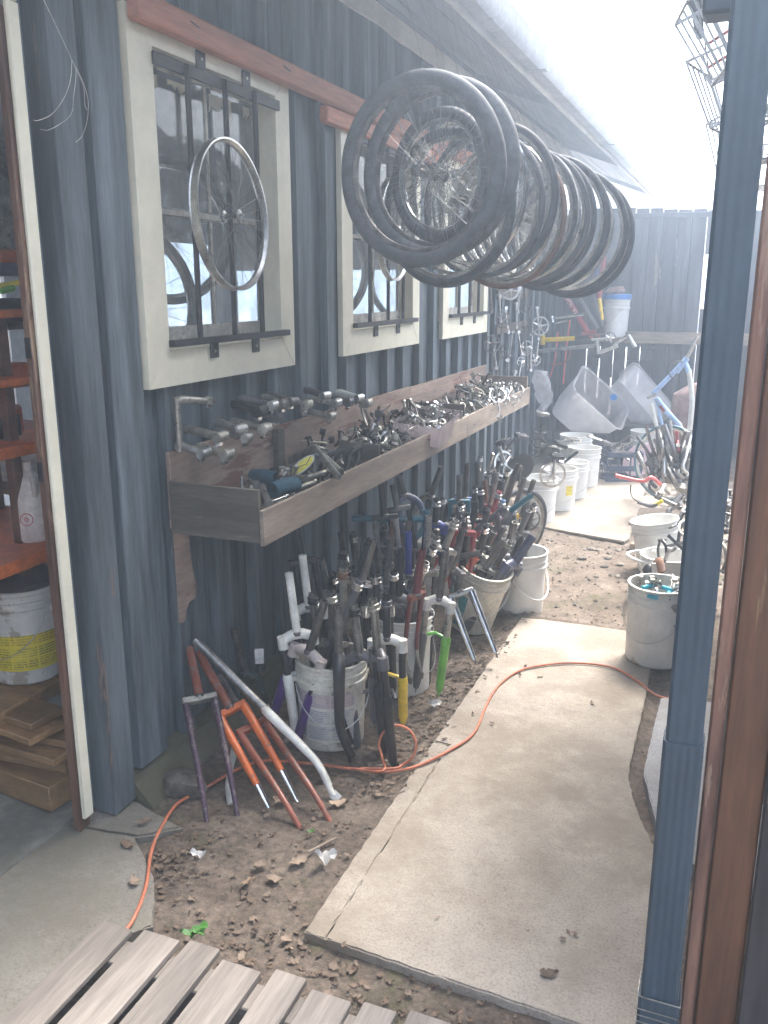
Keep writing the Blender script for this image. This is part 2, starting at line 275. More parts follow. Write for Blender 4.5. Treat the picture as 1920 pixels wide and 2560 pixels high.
# ---------------------------------------------------------------- mesh building
class B:
    def __init__(s): s.v = []; s.f = []; s.uv = None
    def add(s, vs_, fs):
        o = len(s.v); s.v += [tuple(v) for v in vs_]; s.f += [tuple(i + o for i in f) for f in fs]; return s
    def box(s, x0, x1, y0, y1, z0, z1, c=0.0):
        """box with chamfered edges of size c"""
        if c <= 0:
            return s.add([(x0, y0, z0), (x1, y0, z0), (x1, y1, z0), (x0, y1, z0), (x0, y0, z1), (x1, y0, z1), (x1, y1, z1), (x0, y1, z1)],
                         [(0, 3, 2, 1), (4, 5, 6, 7), (0, 1, 5, 4), (1, 2, 6, 5), (2, 3, 7, 6), (3, 0, 4, 7)])
        X, Y, Z = (x0, x1), (y0, y1), (z0, z1); vs_ = []; idx = {}
        for i in (0, 1):
            for j in (0, 1):
                for k in (0, 1):
                    sx, sy, sz = 1 - 2 * i, 1 - 2 * j, 1 - 2 * k
                    for a in range(3):
                        p = [X[i] + sx * c, Y[j] + sy * c, Z[k] + sz * c]; p[a] = (X[i], Y[j], Z[k])[a]
                        idx[(i, j, k, a)] = len(vs_); vs_.append(p)
        fs = []
        def quad(keys, nrm):
            q = [idx[t] for t in keys]; p = [Vector(vs_[t]) for t in q]
            nn = (p[1] - p[0]).cross(p[2] - p[0])
            fs.append(tuple(q) if nn.dot(Vector(nrm)) > 0 else tuple(reversed(q)))
        for a in range(3):
            b_, c_ = (a + 1) % 3, (a + 2) % 3
            for sgn in (0, 1):
                ks = []
                for (p_, q_) in ((0, 0), (1, 0), (1, 1), (0, 1)):
                    t = [0, 0, 0]; t[a] = sgn; t[b_] = p_; t[c_] = q_; ks.append((*t, a))
                nr = [0, 0, 0]; nr[a] = 2 * sgn - 1; quad(ks, nr)
        for a in range(3):
            b_, c_ = (a + 1) % 3, (a + 2) % 3
            for p_ in (0, 1):
                for q_ in (0, 1):
                    t0 = [0, 0, 0]; t0[b_] = p_; t0[c_] = q_; t1 = list(t0); t1[a] = 1
                    nr = [0, 0, 0]; nr[b_] = 2 * p_ - 1; nr[c_] = 2 * q_ - 1
                    quad([(*t0, b_), (*t0, c_), (*t1, c_), (*t1, b_)], nr)
        for i in (0, 1):
            for j in (0, 1):
                for k in (0, 1): quad([(i, j, k, 0), (i, j, k, 1), (i, j, k, 2)], (2 * i - 1, 2 * j - 1, 2 * k - 1))
        return s.add(vs_, fs)
    def tube(s, pts, r, n=10, closed=False, cap=True, hollow=0.0, flat=1.0):
        pts = [Vector(p) for p in pts]; N = len(pts); rs = r if isinstance(r, (list, tuple)) else [r] * N
        T = []
        for i in range(N):
            a = pts[(i - 1) % N] if (closed or i) else pts[0]; b = pts[(i + 1) % N] if (closed or i < N - 1) else pts[-1]
            T.append((b - a).normalized())
        u = T[0].orthogonal().normalized(); rings = []
        vs_ = []; fs = []
        for i in range(N):
            if i: u = (u - T[i] * u.dot(T[i])).normalized()
            w = T[i].cross(u)
            for k in range(n):
                a = 2 * math.pi * k / n
                vs_.append(pts[i] + (u * math.cos(a) + w * math.sin(a) * flat) * rs[i])
        for i in range(N if closed else N - 1):
            j = (i + 1) % N
            for k in range(n):
                k2 = (k + 1) % n; fs.append((i * n + k, i * n + k2, j * n + k2, j * n + k))
        if not closed and cap:
            if hollow:
                for (e, sg) in ((0, 1), (N - 1, -1)):
                    base = len(vs_)
                    c0 = pts[e]
                    for k in range(n): vs_.append(c0 + (Vector(vs_[e * n + k]) - c0) * (1 - hollow))
                    dp = T[e] * sg * rs[e] * 3
                    for k in range(n): vs_.append(Vector(vs_[base + k]) + dp)
                    for k in range(n):
                        k2 = (k + 1) % n
                        q1 = (e * n + k, base + k, base + k2, e * n + k2); q2 = (base + k, base + n + k, base + n + k2, base + k2)
                        fs += [q1, q2] if sg < 0 else [q1[::-1], q2[::-1]]
                    last = tuple(base + n + k for k in range(n)); fs.append(last)
            else:
                fs.append(tuple(reversed(range(n)))); fs.append(tuple((N - 1) * n + k for k in range(n)))
        return s.add(vs_, fs)
    def lathe(s, prof, n=24, close=False):
        vs_ = []; fs = []; m = len(prof)
        for k in range(n):
            a = 2 * math.pi * k / n
            for (r, z) in prof: vs_.append((r * math.cos(a), r * math.sin(a), z))
        for k in range(n):
            k2 = (k + 1) % n
            for i in range(m if close else m - 1):
                i2 = (i + 1) % m; fs.append((k * m + i, k2 * m + i, k2 * m + i2, k * m + i2))
        if not close:
            if prof[0][0] > 1e-6: fs.append(tuple(reversed([k * m for k in range(n)])))
            if prof[-1][0] > 1e-6: fs.append(tuple(k * m + m - 1 for k in range(n)))
        return s.add(vs_, fs)
    def cyl(s, a, b, r, n=12, r2=None): return s.tube([a, b], [r, r if r2 is None else r2], n)
    def xf(s, mt, start=0):
        s.v[start:] = [tuple(mt @ Vector(v)) for v in s.v[start:]]; return s
    def warp(s, amt, sc_=3.0, seed=0.0):
        o = []
        for v in s.v:
            q = Vector(v) * sc_ + Vector((seed, seed * 1.7, seed * 0.3)); o.append(tuple(Vector(v) + noise.noise_vector(q) * amt))
        s.v = o; return s
    def mesh(s, name):
        me = bpy.data.meshes.new(name); me.from_pydata(s.v, [], s.f); me.validate(); me.update()
        me.polygons.foreach_set('use_smooth', [True] * len(me.polygons))
        me.set_sharp_from_angle(angle=R(38)); return me
    def build(s, name, m, parent=None):
        me = s.mesh(name); me.materials.append(M[m] if isinstance(m, str) else m)
        return put(name, me, parent)
def put(name, me, parent=None):
    o = bpy.data.objects.new(name, me); COL.objects.link(o)
    if parent is not None: o.parent = parent
    return o
def tag(o, label=None, cat=None, group=None, kind=None):
    if label: o['label'] = label
    if cat: o['category'] = cat
    if group: o['group'] = group
    if kind: o['kind'] = kind
    return o
def thing(name, label, cat, mt=None, group=None):
    o = bpy.data.objects.new(name, None); COL.objects.link(o); o.empty_display_size = 0.05
    if mt is not None: o.matrix_world = mt if isinstance(mt, Matrix) else Matrix.Translation(Vector(mt))
    return tag(o, label, cat, group)
def copy_tree(o, parent=None):
    c = o.copy(); COL.objects.link(c)
    if parent is not None: c.parent = parent
    for ch in list(o.children): copy_tree(ch, c)
    return c
def frame(origin, zdir, xhint):
    z = Vector(zdir).normalized(); x = Vector(xhint); x = (x - z * x.dot(z)).normalized(); y = z.cross(x)
    m = Matrix((x, y, z)).transposed().to_4x4(); m.translation = Vector(origin); return m
def arc(c, r, a0, a1, n, ax=(1, 0, 0), ay=(0, 0, 1)):
    c = Vector(c); ax = Vector(ax); ay = Vector(ay)
    return [c + ax * r * math.cos(a0 + (a1 - a0) * i / n) + ay * r * math.sin(a0 + (a1 - a0) * i / n) for i in range(n + 1)]
def spline(pts, k=6):
    """Catmull-Rom through the points"""
    P = [Vector(p) for p in pts]; P = [P[0] * 2 - P[1]] + P + [P[-1] * 2 - P[-2]]; out = []
    for i in range(1, len(P) - 2):
        for t in range(k):
            u = t / k; a, b, c, d = P[i - 1], P[i], P[i + 1], P[i + 2]
            out.append(0.5 * ((2 * b) + (c - a) * u + (2 * a - 5 * b + 4 * c - d) * u * u + (3 * b - a - 3 * c + d) * u ** 3))
    out.append(P[-2]); return out
def board(parent, name, m, x0, x1, y0, y1, z0, z1, c=0.004, w=0.0):
    b = B().box(x0, x1, y0, y1, z0, z1, c)
    if w: b.warp(w, 2.0, random.random() * 50)
    return b.build(name, m, parent)
def poly_slab(name, pts, z0, z1, m, jitter=0.006, step=0.05, bev=0.008):
    """flat stone cut to an outline, with slightly ragged edges"""
    import bmesh
    out = []
    for i, p in enumerate(pts):
        q = pts[(i + 1) % len(pts)]; d = math.hypot(q[0] - p[0], q[1] - p[1]); k = max(1, int(d / step))
        for t in range(k):
            u = t / k; j = jitter if t else 0
            out.append((p[0] + (q[0] - p[0]) * u + random.uniform(-j, j), p[1] + (q[1] - p[1]) * u + random.uniform(-j, j)))
    bm = bmesh.new(); vs_ = [bm.verts.new((x, y, z1)) for x, y in out]; f = bm.faces.new(vs_)
    if f.normal.z < 0: f.normal_flip()
    r = bmesh.ops.extrude_face_region(bm, geom=[f]); 
    for e in r['geom']:
        if isinstance(e, bmesh.types.BMVert): e.co.z = z0
    top = [e for e in bm.edges if all(abs(v.co.z - z1) < 1e-6 for v in e.verts)]
    bmesh.ops.bevel(bm, geom=top, offset=bev, segments=2, affect='EDGES')
    bmesh.ops.recalc_face_normals(bm, faces=bm.faces[:])
    me = bpy.data.meshes.new(name); bm.to_mesh(me); bm.free(); me.materials.append(M[m])
    return put(name, me)
def text_mesh(txt, size, m, name, parent, place):
    """letters as flat print; place maps (u, v) on the text plane to a point"""
    cu = bpy.data.curves.new('letters', 'FONT'); cu.body = txt; cu.size = size; cu.align_x = 'CENTER'; cu.align_y = 'CENTER'
    o = bpy.data.objects.new('letters', cu); COL.objects.link(o)
    dg = bpy.context.evaluated_depsgraph_get(); me = bpy.data.meshes.new_from_object(o.evaluated_get(dg))
    bpy.data.objects.remove(o); bpy.data.curves.remove(cu)
    for v in me.vertices: v.co = place(v.co.x, v.co.y)
    me.materials.clear(); me.materials.append(M[m]); return put(name, me, parent)
# ================================================================ THE SETTING
# ground: one sheet to the horizon, and the trodden earth of the yard on it
gnd = B(); gnd.add([(-300, -300, -0.06), (300, -300, -0.06), (300, 300, -0.06), (-300, 300, -0.06)], [(0, 1, 2, 3)])
tag(gnd.build('ground', 'dirt'), 'wide earth ground around the yard', None, None, 'structure')
SLAB = [(1.006, 1.862), (1.30, 1.848), (1.58, 1.838), (1.86, 1.82), (1.87, 2.52), (1.824, 2.635), (1.741, 2.855), (1.698, 3.028), (1.69, 3.13),
        (1.69, 3.66), (1.68, 4.1), (1.66, 4.53), (1.533, 4.529), (0.95, 4.491), (0.945, 3.87), (0.94, 3.375), (0.936, 3.02), (1.004, 3.015)]
STRIP = [(0.937, 1.868), (1.0035, 1.863), (1.0015, 3.012), (0.935, 3.017)]
def dirt_z(x, y):
    q = Vector((x * 2.2, y * 2.2, 0.3)); z = 0.010 * noise.noise(q) + 0.006 * noise.noise(q * 4) + 0.004 * noise.noise(q * 11)
    d = abs(x - (0.955 if y < 3.1 else 0.985))                                        # earth banked up against the slab's left edge
    if 1.9 < y < 4.9:
        k = 0.55 + 0.45 * math.sin((y - 2.65) * 3.0)
        z += 0.027 * max(0, 1 - d / 0.12) * max(0, k + 0.6 * noise.noise(Vector((x * 9, y * 9, 4.0))))
    if 4.35 < y < 4.8: z += 0.025 * max(0, 1 - abs(y - 4.52) / 0.12)
    if y > 4.5: z += 0.008
    if x > 1.7 and 2.4 < y < 3.9: z -= 0.012
    return z
vs_, fs_ = [], []; nx, ny = 84, 380; X0, X1, Y0, Y1 = -0.02, 2.3, -1.5, 9.98
for j in range(ny + 1):
    for i in range(nx + 1):
        x = X0 + (X1 - X0) * i / nx; y = Y0 + (Y1 - Y0) * j / ny; vs_.append((x, y, dirt_z(x, y)))
for j in range(ny):
    for i in range(nx): a = j * (nx + 1) + i; fs_.append((a, a + 1, a + nx + 2, a + nx + 1))
tag(B().add(vs_, fs_).build('dirt_path', 'dirt'), 'trodden brown dirt of the side yard', None, None, 'structure')
s_ = poly_slab('concrete_path', SLAB, -0.03, 0.03, 'slab', 0.0022, 0.025, 0.005); tag(s_, 'worn tan concrete path slab in the middle of the yard', None, None, 'structure')
s_ = poly_slab('concrete_edging', STRIP, -0.03, 0.0265, 'slab', 0.002, 0.025, 0.004); tag(s_, 'narrow concrete edging along the left of the path slab', None, None, 'structure')
s_ = poly_slab('pale_pavement', [(1.752, 3.755), (1.746, 3.083), (1.82, 2.768), (1.90, 2.60), (2.25, 2.5), (2.25, 3.85)], -0.03, 0.032, 'slab_blue', 0.002, 0.03, 0.005); tag(s_, 'pale bluish concrete slab beside the downspout', None, None, 'structure')
s_ = poly_slab('apron_pavement', [(0.445, 1.60), (0.53, 1.72), (0.40, 1.90), (0.22, 2.045), (-0.15, 1.99), (-0.15, 0.6), (0.42, 0.7)], -0.03, 0.035, 'apron', 0.003, 0.03, 0.006); tag(s_, 'greenish grey concrete apron by the doorway', None, None, 'structure')
s_ = poly_slab('threshold_floor', [(0.215, 2.058), (0.33, 2.16), (0.10, 2.23), (-0.16, 2.21), (-0.16, 2.0)], -0.03, 0.026, 'apron', 0.005); tag(s_, 'mossy concrete strip in front of the corner post', None, None, 'structure')
fo = B()
ft = [(0.17, 2.24), (0.15, 2.6), (0.12, 3.4), (0.11, 5.0), (0.1, 9.9)]
for (xa, ya), (xb, yb) in zip(ft[:-1], ft[1:]):
    fo.add([(-0.02, ya, 0.10), (xa * 0.45, ya, 0.085), (xa, ya, -0.02), (-0.02, yb, 0.10), (xb * 0.45, yb, 0.085), (xb, yb, -0.02)], [(0, 1, 4, 3), (1, 2, 5, 4)])
fo.add([(-0.02, 2.24, 0.10), (0.075, 2.24, 0.085), (0.17, 2.24, -0.02), (-0.02, 2.24, -0.02)], [(0, 3, 2, 1)])
tag(fo.build('footing_ground', 'footing'), 'mossy mortar footing along the base of the wall', None, None, 'structure')

# ---------------------------------------------------------------- the workshop building on the left
shop = thing('workshop_building', 'grey blue board and batten workshop with cream framed barred windows', 'building', (0, 2.0, 0))
shop.matrix_world = Matrix.Identity(4)
ZT = 3.22
WIN = [(2.475, 3.545), (4.07, 5.21), (5.68, 6.80)]; WZ0, WZ1 = 1.46, 2.655
CW = 0.13                                                    # casing width
def solid(ya, yb, name='board', m='wall', x0=-0.03, x1=0.0, w=0.0015):
    """a wall board, cut round any window it crosses"""
    cuts = [(ya, yb, [(0.09, ZT)])]
    for (a, b) in WIN:
        ia, ib = a + CW - 0.02, b - CW + 0.03
        new = []
        for (p, q, sg) in cuts:
            if q <= ia or p >= ib or len(sg) > 1: new.append((p, q, sg)); continue
            if p < ia: new.append((p, ia, sg))
            new.append((max(p, ia), min(q, ib), [(0.09, WZ0 + 0.08), (WZ1 - 0.08, ZT)]))
            if q > ib: new.append((ib, q, sg))
        cuts = new
    for (p, q, sg) in cuts:
        for z0, z1 in sg:
            if q - p > 0.003: board(shop, name, m, x0, x1 + random.uniform(0, 0.003), p, q, z0, z1, min(0.002, (q - p) * 0.2), w)
BAT = [2.60, 2.88, 3.17, 3.41, 3.66, 3.96, 4.17, 4.44, 4.75, 5.01, 5.30, 5.58, 5.86, 6.13, 6.41, 6.68, 6.92, 7.15, 7.39, 7.65, 7.91, 8.22, 8.55, 8.83, 9.12, 9.42, 9.74]
edges = [2.24] + [b + 0.045 for b in BAT] + [9.98]
for a, b in zip(edges[:-1], edges[1:]): solid(a + 0.0015, b - 0.0015)
for i, b in enumerate(BAT):
    w = 0.075 if i not in (1, 5) else 0.10
    solid(b, b + w, 'batten', 'wall', 0.004, 0.042 + 0.006 * random.random(), 0.002)
# corner posts beside the doorway
board(shop, 'corner_board', 'post', -0.028, 0.085, 2.119, 2.236, 0.03, ZT, 0.006, 0.003)
board(shop, 'corner_board', 'wall', -0.03, 0.0, 2.088, 2.117, 0.05, ZT, 0.003, 0.002)
board(shop, 'corner_board', 'wall', 0.004, 0.060, 2.305, 2.466, 0.10, ZT, 0.005, 0.003)
# door frame: cream trim, brown jamb
df = put('door_frame', None, shop)
board(df, 'trim', 'cream', 0.046, 0.061, 1.998, 2.043, 0.085, 2.535, 0.004, 0.002)
board(df, 'trim', 'cream', 0.037, 0.060, 0.9, 2.043, 2.538, 2.60, 0.004, 0.002)
board(df, 'jamb', 'jamb', 0.016, 0.044, 1.988, 2.042, 0.04, 2.52, 0.004, 0.002)
board(df, 'jamb', 'jamb', -0.12, 0.034, 0.9, 2.0, 2.522, 2.56, 0.004)
for zz in (1.235, 1.60): board(df, 'strike_plate', 'iron', 0.020, 0.040, 1.9835, 1.987, zz, zz + 0.06, 0.001)
board(shop, 'lintel_wall', 'wall', -0.03, 0.034, -1.0, 2.045, 2.603, ZT, 0.002)
board(shop, 'near_wall', 'wall', -0.03, 0.0, -1.5, 0.9, 0.05, 2.6, 0.002)

def window(k):
    a, b = WIN[k]
    w = put('window', None, shop)
    def mit(pts, x0, x1):                                    # mitred casing board from an outline in (y, z)
        bb = B(); n_ = len(pts); bb.add([(x1, y, z) for y, z in pts] + [(x0, y, z) for y, z in pts], [tuple(range(n_)), tuple(reversed(range(n_, 2 * n_)))] + [((i + 1) % n_, i, n_ + i, n_ + (i + 1) % n_) for i in range(n_)])
        return bb.build('casing', 'cream', w)
    i0, i1, z0, z1, g = a + CW, b - CW + 0.01, WZ0 + 0.125, WZ1 - 0.1, 0.0012
    x0, x1 = 0.05, 0.078
    mit([(a, WZ0), (i0 - g, z0 - g), (i0 - g, z1 + g), (a, WZ1)][::-1], x0, x1)
    mit([(b, WZ0), (b, WZ1), (i1 + g, z1 + g), (i1 + g, z0 - g)][::-1], x0, x1)
    mit([(a + g * 2, WZ0), (b - g * 2, WZ0), (i1, z0 - g), (i0, z0 - g)][::-1], x0, x1 - 0.001)
    mit([(a + g * 2, WZ1), (i0, z1 + g), (i1, z1 + g), (b - g * 2, WZ1)][::-1], x0, x1 - 0.001)
    # reveal and sash
    for (y0, y1, c0, c1) in ((i0 - 0.012, i0 - 0.002, z0, z1), (i1 + 0.002, i1 + 0.012, z0, z1)): board(w, 'reveal', 'cream', -0.03, 0.049, y0, y1, c0, c1, 0.001)
    board(w, 'sill', 'cream', -0.03, 0.049, i0, i1, z0 - 0.012, z0 - 0.001, 0.001)
    sy, sz = (i0 + i1) / 2 + 0.02, (z0 + z1) / 2 - 0.01
    t = 0.032
    for (y0, y1, c0, c1, nm) in ((i0, i0 + t, z0, z1, 'stile'), (i1 - t, i1, z0, z1, 'stile'), (i0 + t, i1 - t, z0, z0 + 0.075, 'rail'), (i0 + t, i1 - t, z1 - t, z1, 'rail'),
                                 (i0 + t, i1 - t, sz - 0.011, sz + 0.011, 'rail'), (sy - 0.007, sy + 0.007, z0 + 0.076, sz - 0.017, 'muntin'), (sy - 0.007, sy + 0.007, sz + 0.017, z1 - t - 0.001, 'muntin')):
        board(w, nm, 'sash', -0.022, -0.002, y0 + 0.001, y1 - 0.001, c0, c1, 0.003)
    for (y0, y1) in ((i0 + t, sy - 0.007), (sy + 0.007, i1 - t)):
        for (c0, c1) in ((z0 + 0.075, sz - 0.016), (sz + 0.016, z1 - t)):
            B().box(-0.012, -0.009, y0, y1, c0, c1).build('pane', 'glass', w)
    # iron bars
    board(w, 'bar_rail', 'iron', 0.080, 0.090, i0 - 0.01, i1 + 0.02, z1 - 0.055, z1 - 0.015, 0.002)
    board(w, 'bar_rail', 'iron', 0.080, 0.106, i0 - 0.01, i1 + 0.03, z0 + 0.012, z0 + 0.036, 0.002)
    L = i1 - i0
    for u in (0.205, 0.50, 0.765): B().cyl((0.094, i0 + L * u, z0 + 0.02), (0.094, i0 + L * u, z1 - 0.02), 0.0105, 8).build('bar', 'iron', w)
    for u in (0.30, 0.68):
        for zz in (z1 - 0.03, z0 - 0.045):
            tb = board(w, 'bracket', 'iron', 0.079, 0.084, i0 + L * u, i0 + L * u + 0.06, zz, zz + 0.075, 0.002)
            B().cyl((0.084, i0 + L * u + 0.03, zz + (0.05 if zz > 2 else 0.025)), (0.088, i0 + L * u + 0.03, zz + (0.05 if zz > 2 else 0.025)), 0.006, 8).build('bolt', 'alloy_dull', w)
for k in range(3): window(k)
# flakes of old paper and paint left on the upper panes of the first window
for (ya, yb, h) in ((2.66, 2.74, 0.06), (2.80, 2.93, 0.035), (3.06, 3.22, 0.075), (3.31, 3.36, 0.05)):
    bb = B(); n_ = 9; top = WZ1 - 0.1 - 0.052
    P = [(-0.006, ya + (yb - ya) * i / n_, top) for i in range(n_ + 1)] + [(-0.006, ya + (yb - ya) * i / n_, top - h * random.uniform(0.35, 1.0)) for i in range(n_, -1, -1)]
    bb.add(P, [tuple(range(len(P)))]).build('paint_flake', 'cream', shop)

# eave: frieze board, sloping deck boards, rafters, fascia, gutter
YE0, YE1 = -2.0, 13.3
fr_ = B(); n_ = 120; top = []; low = []
for i in range(n_ + 1):
    y = 0.5 + (9.98 - 0.5) * i / n_; low.append((0.062, y, 3.10 + 0.018 * noise.noise(Vector((y * 2.5, 0, 0))) + (0.03 if noise.noise(Vector((y * 1.3, 5, 0))) > 0.12 else 0))); top.append((0.062, y, 3.205))
fr_.add(low + top + [(0.049, y, z) for _, y, z in low], [(i, i + 1, n_ + 2 + i, n_ + 1 + i) for i in range(n_)] + [(2 * n_ + 2 + i, 2 * n_ + 3 + i, i + 1, i) for i in range(n_)])
fr_.build('frieze_board', 'frieze', shop)
sl = (2.985 - 3.235) / 0.66                                  # roof pitch towards the yard
def dz(x): return 3.245 + sl * x
eave = put('eave', None, shop)
def slope_board(x0, x1, t0, t1, y0, y1, nm, m, par):
    b = B(); z = [dz(x0), dz(x1)]
    b.add([(x0, y0, z[0] + t0), (x1, y0, z[1] + t0), (x1, y1, z[1] + t0), (x0, y1, z[0] + t0), (x0, y0, z[0] + t1), (x1, y0, z[1] + t1), (x1, y1, z[1] + t1), (x0, y1, z[0] + t1)],
          [(0, 3, 2, 1), (4, 5, 6, 7), (0, 1, 5, 4), (1, 2, 6, 5), (2, 3, 7, 6), (3, 0, 4, 7)]); return b.build(nm, m, par)
xs = [0.06, 0.17, 0.30, 0.42, 0.54, 0.655]
for i in range(5): slope_board(xs[i] + 0.002, xs[i + 1] - 0.002, 0.02 + (0.004 if i % 2 else 0), 0.045, YE0, YE1, 'deck_board', 'roofwood', eave)
yy = 0.3
while yy < 13.2: slope_board(0.07, 0.645, -0.035, 0.018, yy, yy + 0.045, 'rafter', 'roofwood', eave); yy += 3.05
board(eave, 'fascia', 'frieze', 0.657, 0.682, YE0, YE1, 2.955, 3.075, 0.003)
gt = B(); pr = [(0.685, 3.065), (0.685, 2.985), (0.70, 2.965), (0.765, 2.965), (0.79, 2.99), (0.802, 3.05), (0.81, 3.066), (0.80, 3.07), (0.795, 3.05), (0.783, 2.994), (0.762, 2.971), (0.703, 2.971), (0.691, 2.989), (0.691, 3.065)]
np_ = len(pr); gt.add([(x, YE0, z) for x, z in pr] + [(x, YE1, z) for x, z in pr], [(i, (i + 1) % np_, np_ + (i + 1) % np_, np_ + i) for i in range(np_)])
gt.build('gutter', 'gutter', eave)
for y in (5.2, 8.0, 10.8): B().box(0.684, 0.806, y, y + 0.05, 2.958, 2.963, 0).build('gutter_strap', 'gutter', eave)
slope_board(-4.2, 0.70, 0.047, 0.09, YE0, YE1, 'roof', 'dark', shop)
# room behind: floor, far wall with daylight openings, ceiling
room = put('room', None, shop)
board(room, 'floor', 'roomfloor', -4.2, -0.035, -1.5, 10, -0.05, 0.045, 0)

for (xa_, xb_, za_, zb_) in ((-4.2, -0.04, 0.05, 0.95), (-4.2, -0.04, 2.0, 3.2), (-4.2, -4.1, 0.95, 2.0), (-3.0, -2.7, 0.95, 2.0), (-1.7, -1.3, 0.95, 2.0), (-0.6, -0.04, 0.95, 2.0)): board(room, 'end_wall', 'roomwall', xa_, xb_, 9.9, 10.0, za_, zb_, 0)
board(room, 'end_wall', 'roomwall', -4.2, -0.04, -1.6, -1.5, 0.05, 3.2, 0)
for (y0, y1, z0, z1) in ((-1.5, 3.4, 0.05, 0.9), (-1.5, 3.4, 2.05, 4.8), (3.4, 4.1, 0.05, 4.8), (4.1, 6.2, 2.1, 4.8), (6.2, 7.4, 0.05, 4.8), (7.4, 9.6, 0.05, 0.9), (7.4, 9.6, 2.3, 4.8), (8.45, 8.52, 0.9, 2.3), (9.6, 9.9, 0.05, 4.8), (-1.5, 2.1, 0.9, 2.05)):
    board(room, 'back_wall', 'roomwall', -4.25, -4.2, y0, y1, z0, z1, 0)
for nm_, pp in (('added_rear_pavement', [(-60, -20), (-4.3, -20), (-4.3, 60), (-60, 60)]), ('added_side_pavement', [(-4.29, 10.2), (-0.5, 10.2), (-0.5, 60), (-4.29, 60)])): tag(poly_slab(nm_, pp, -0.055, 0.02, 'slab_pale2', 0, 10, 0.004), 'pale ground added behind the workshop to brighten its openings', None, None, 'structure')  # bright ground added outside so the workshop openings show white

for y_ in (9.9, -1.55): B().add([(-0.04, y_, 3.2), (-4.2, y_, 3.2), (-4.2, y_, 4.83), (-0.04, y_, 3.3), (-0.04, y_ + 0.05, 3.2), (-4.2, y_ + 0.05, 3.2), (-4.2, y_ + 0.05, 4.83), (-0.04, y_ + 0.05, 3.3)], [(0, 1, 2, 3), (7, 6, 5, 4), (0, 3, 7, 4), (3, 2, 6, 7), (0, 4, 5, 1), (1, 5, 6, 2)]).build('gable', 'roomwall', room)
# ---------------------------------------------------------------- rear fence
fence = thing('board_fence', 'dark weathered vertical board fence closing the far end of the yard', 'fence'); 
x = -0.35; k = 0
gaps = {}
while x < 5.2:
    w = 0.135 + random.uniform(-0.004, 0.006); g = 0.006
    zt = 2.62 - 0.055 * max(0, x - 0.6) + random.uniform(-0.006, 0.006)
    xa, xb = x, x + w
    if 1.42 < xa < 1.7:                                      # broken boards with daylight behind, near the downspout
        board(fence, 'plank', 'fence', xa, xb - 0.02, 10.0, 10.022, 0.0, 1.55 + 0.25 * (xa - 1.4), 0.003, 0.003)
        board(fence, 'plank', 'fence', xa, xb - 0.02, 10.0, 10.022, 2.13, zt, 0.003, 0.002)
    elif 0.28 < xa < 1.0:                                    # edges worn away low down: slits of daylight
        yb_ = 10.0 + 0.007 * (k % 2)
        zs = (1.02, 1.12, 0.98, 1.16)[k % 4]; board(fence, 'plank', 'fence', xa, xb, yb_, yb_ + 0.018, zs, zt, 0.007, 0.003)
        z_ = zs
        while z_ > 0.05:                                      # ragged edge, rung by rung
            h_ = random.uniform(0.07, 0.16); board(fence, 'plank', 'fence', xa, xb - random.choice((-0.0065, -0.003, 0.004, 0.009, 0.013)), yb_, yb_ + 0.018, max(0, z_ - h_), z_, 0.001); z_ -= h_
    else:
        yb_ = 10.0 + 0.007 * (k % 2); board(fence, 'plank', 'fence', xa, xb, yb_, yb_ + 0.018, 0.0, zt, 0.007, 0.003)
    x += w + g; k += 1
board(fence, 'backing_board', 'dark', -0.35, 1.40, 10.034, 10.046, 1.165, 2.56, 0.001); board(fence, 'backing_board', 'dark', 1.0, 1.40, 10.034, 10.046, 0.0, 1.16, 0.001); board(fence, 'backing_board', 'dark', -0.35, 0.3, 10.034, 10.046, 0.0, 1.16, 0.001); board(fence, 'backing_board', 'dark', 1.75, 5.2, 10.034, 10.046, 0.0, 2.38, 0.001)  # dark sheets added behind the planks so their gaps read dark
board(fence, 'top_rail', 'fence', -0.35, 5.2, 9.955, 9.996, 2.50, 2.55, 0.004); board(fence, 'bottom_rail', 'fence', -0.35, 5.2, 10.05, 10.09, 0.3, 0.4, 0.004)
board(fence, 'shelf_rail', 'railwood', 0.45, 2.3, 9.72, 9.995, 1.235, 1.275, 0.004, 0.002)
board(fence, 'shelf_rail', 'railwood', 0.80, 2.3, 9.70, 9.718, 1.225, 1.345, 0.004, 0.002)

# ---------------------------------------------------------------- shed on the right: post, eave, wall
shed = thing('right_shed', 'dark timber shed edge with brown post at the right of the yard', 'shed')
board(shed, 'post', 'brownpost', 1.978, 2.062, 1.75, 1.84, -0.02, 2.62, 0.004, 0.002)
board(shed, 'post_edge', 'brownedge', 1.947, 1.977, 1.757, 1.83, -0.02, 2.62, 0.005, 0.004)
board(shed, 'door_board', 'dark', 2.064, 2.2, 1.73, 1.76, -0.02, 2.6, 0.003); board(shed, 'door_board', 'dark', 2.203, 2.36, 1.728, 1.76, -0.02, 2.6, 0.003)
y = 1.86
while y < 5.2: board(shed, 'wall_board', 'dark', 2.16, 2.19, y, y + 0.19, 0.0, 3.3, 0.004, 0.002); y += 0.194
for i in range(7):
    xa = 1.60 + i * 0.16; za = 3.16 + i * 0.05
    b = B(); b.add([(xa, 2.3, za), (xa + 0.156, 2.3, za + 0.05), (xa + 0.156, 5.4, za + 0.05), (xa, 5.4, za), (xa, 2.3, za + 0.03), (xa + 0.156, 2.3, za + 0.08), (xa + 0.156, 5.4, za + 0.08), (xa, 5.4, za + 0.03)],
                   [(0, 3, 2, 1), (4, 5, 6, 7), (0, 1, 5, 4), (1, 2, 6, 5), (2, 3, 7, 6), (3, 0, 4, 7)]); b.build('roof_board', 'roofwood', shed)
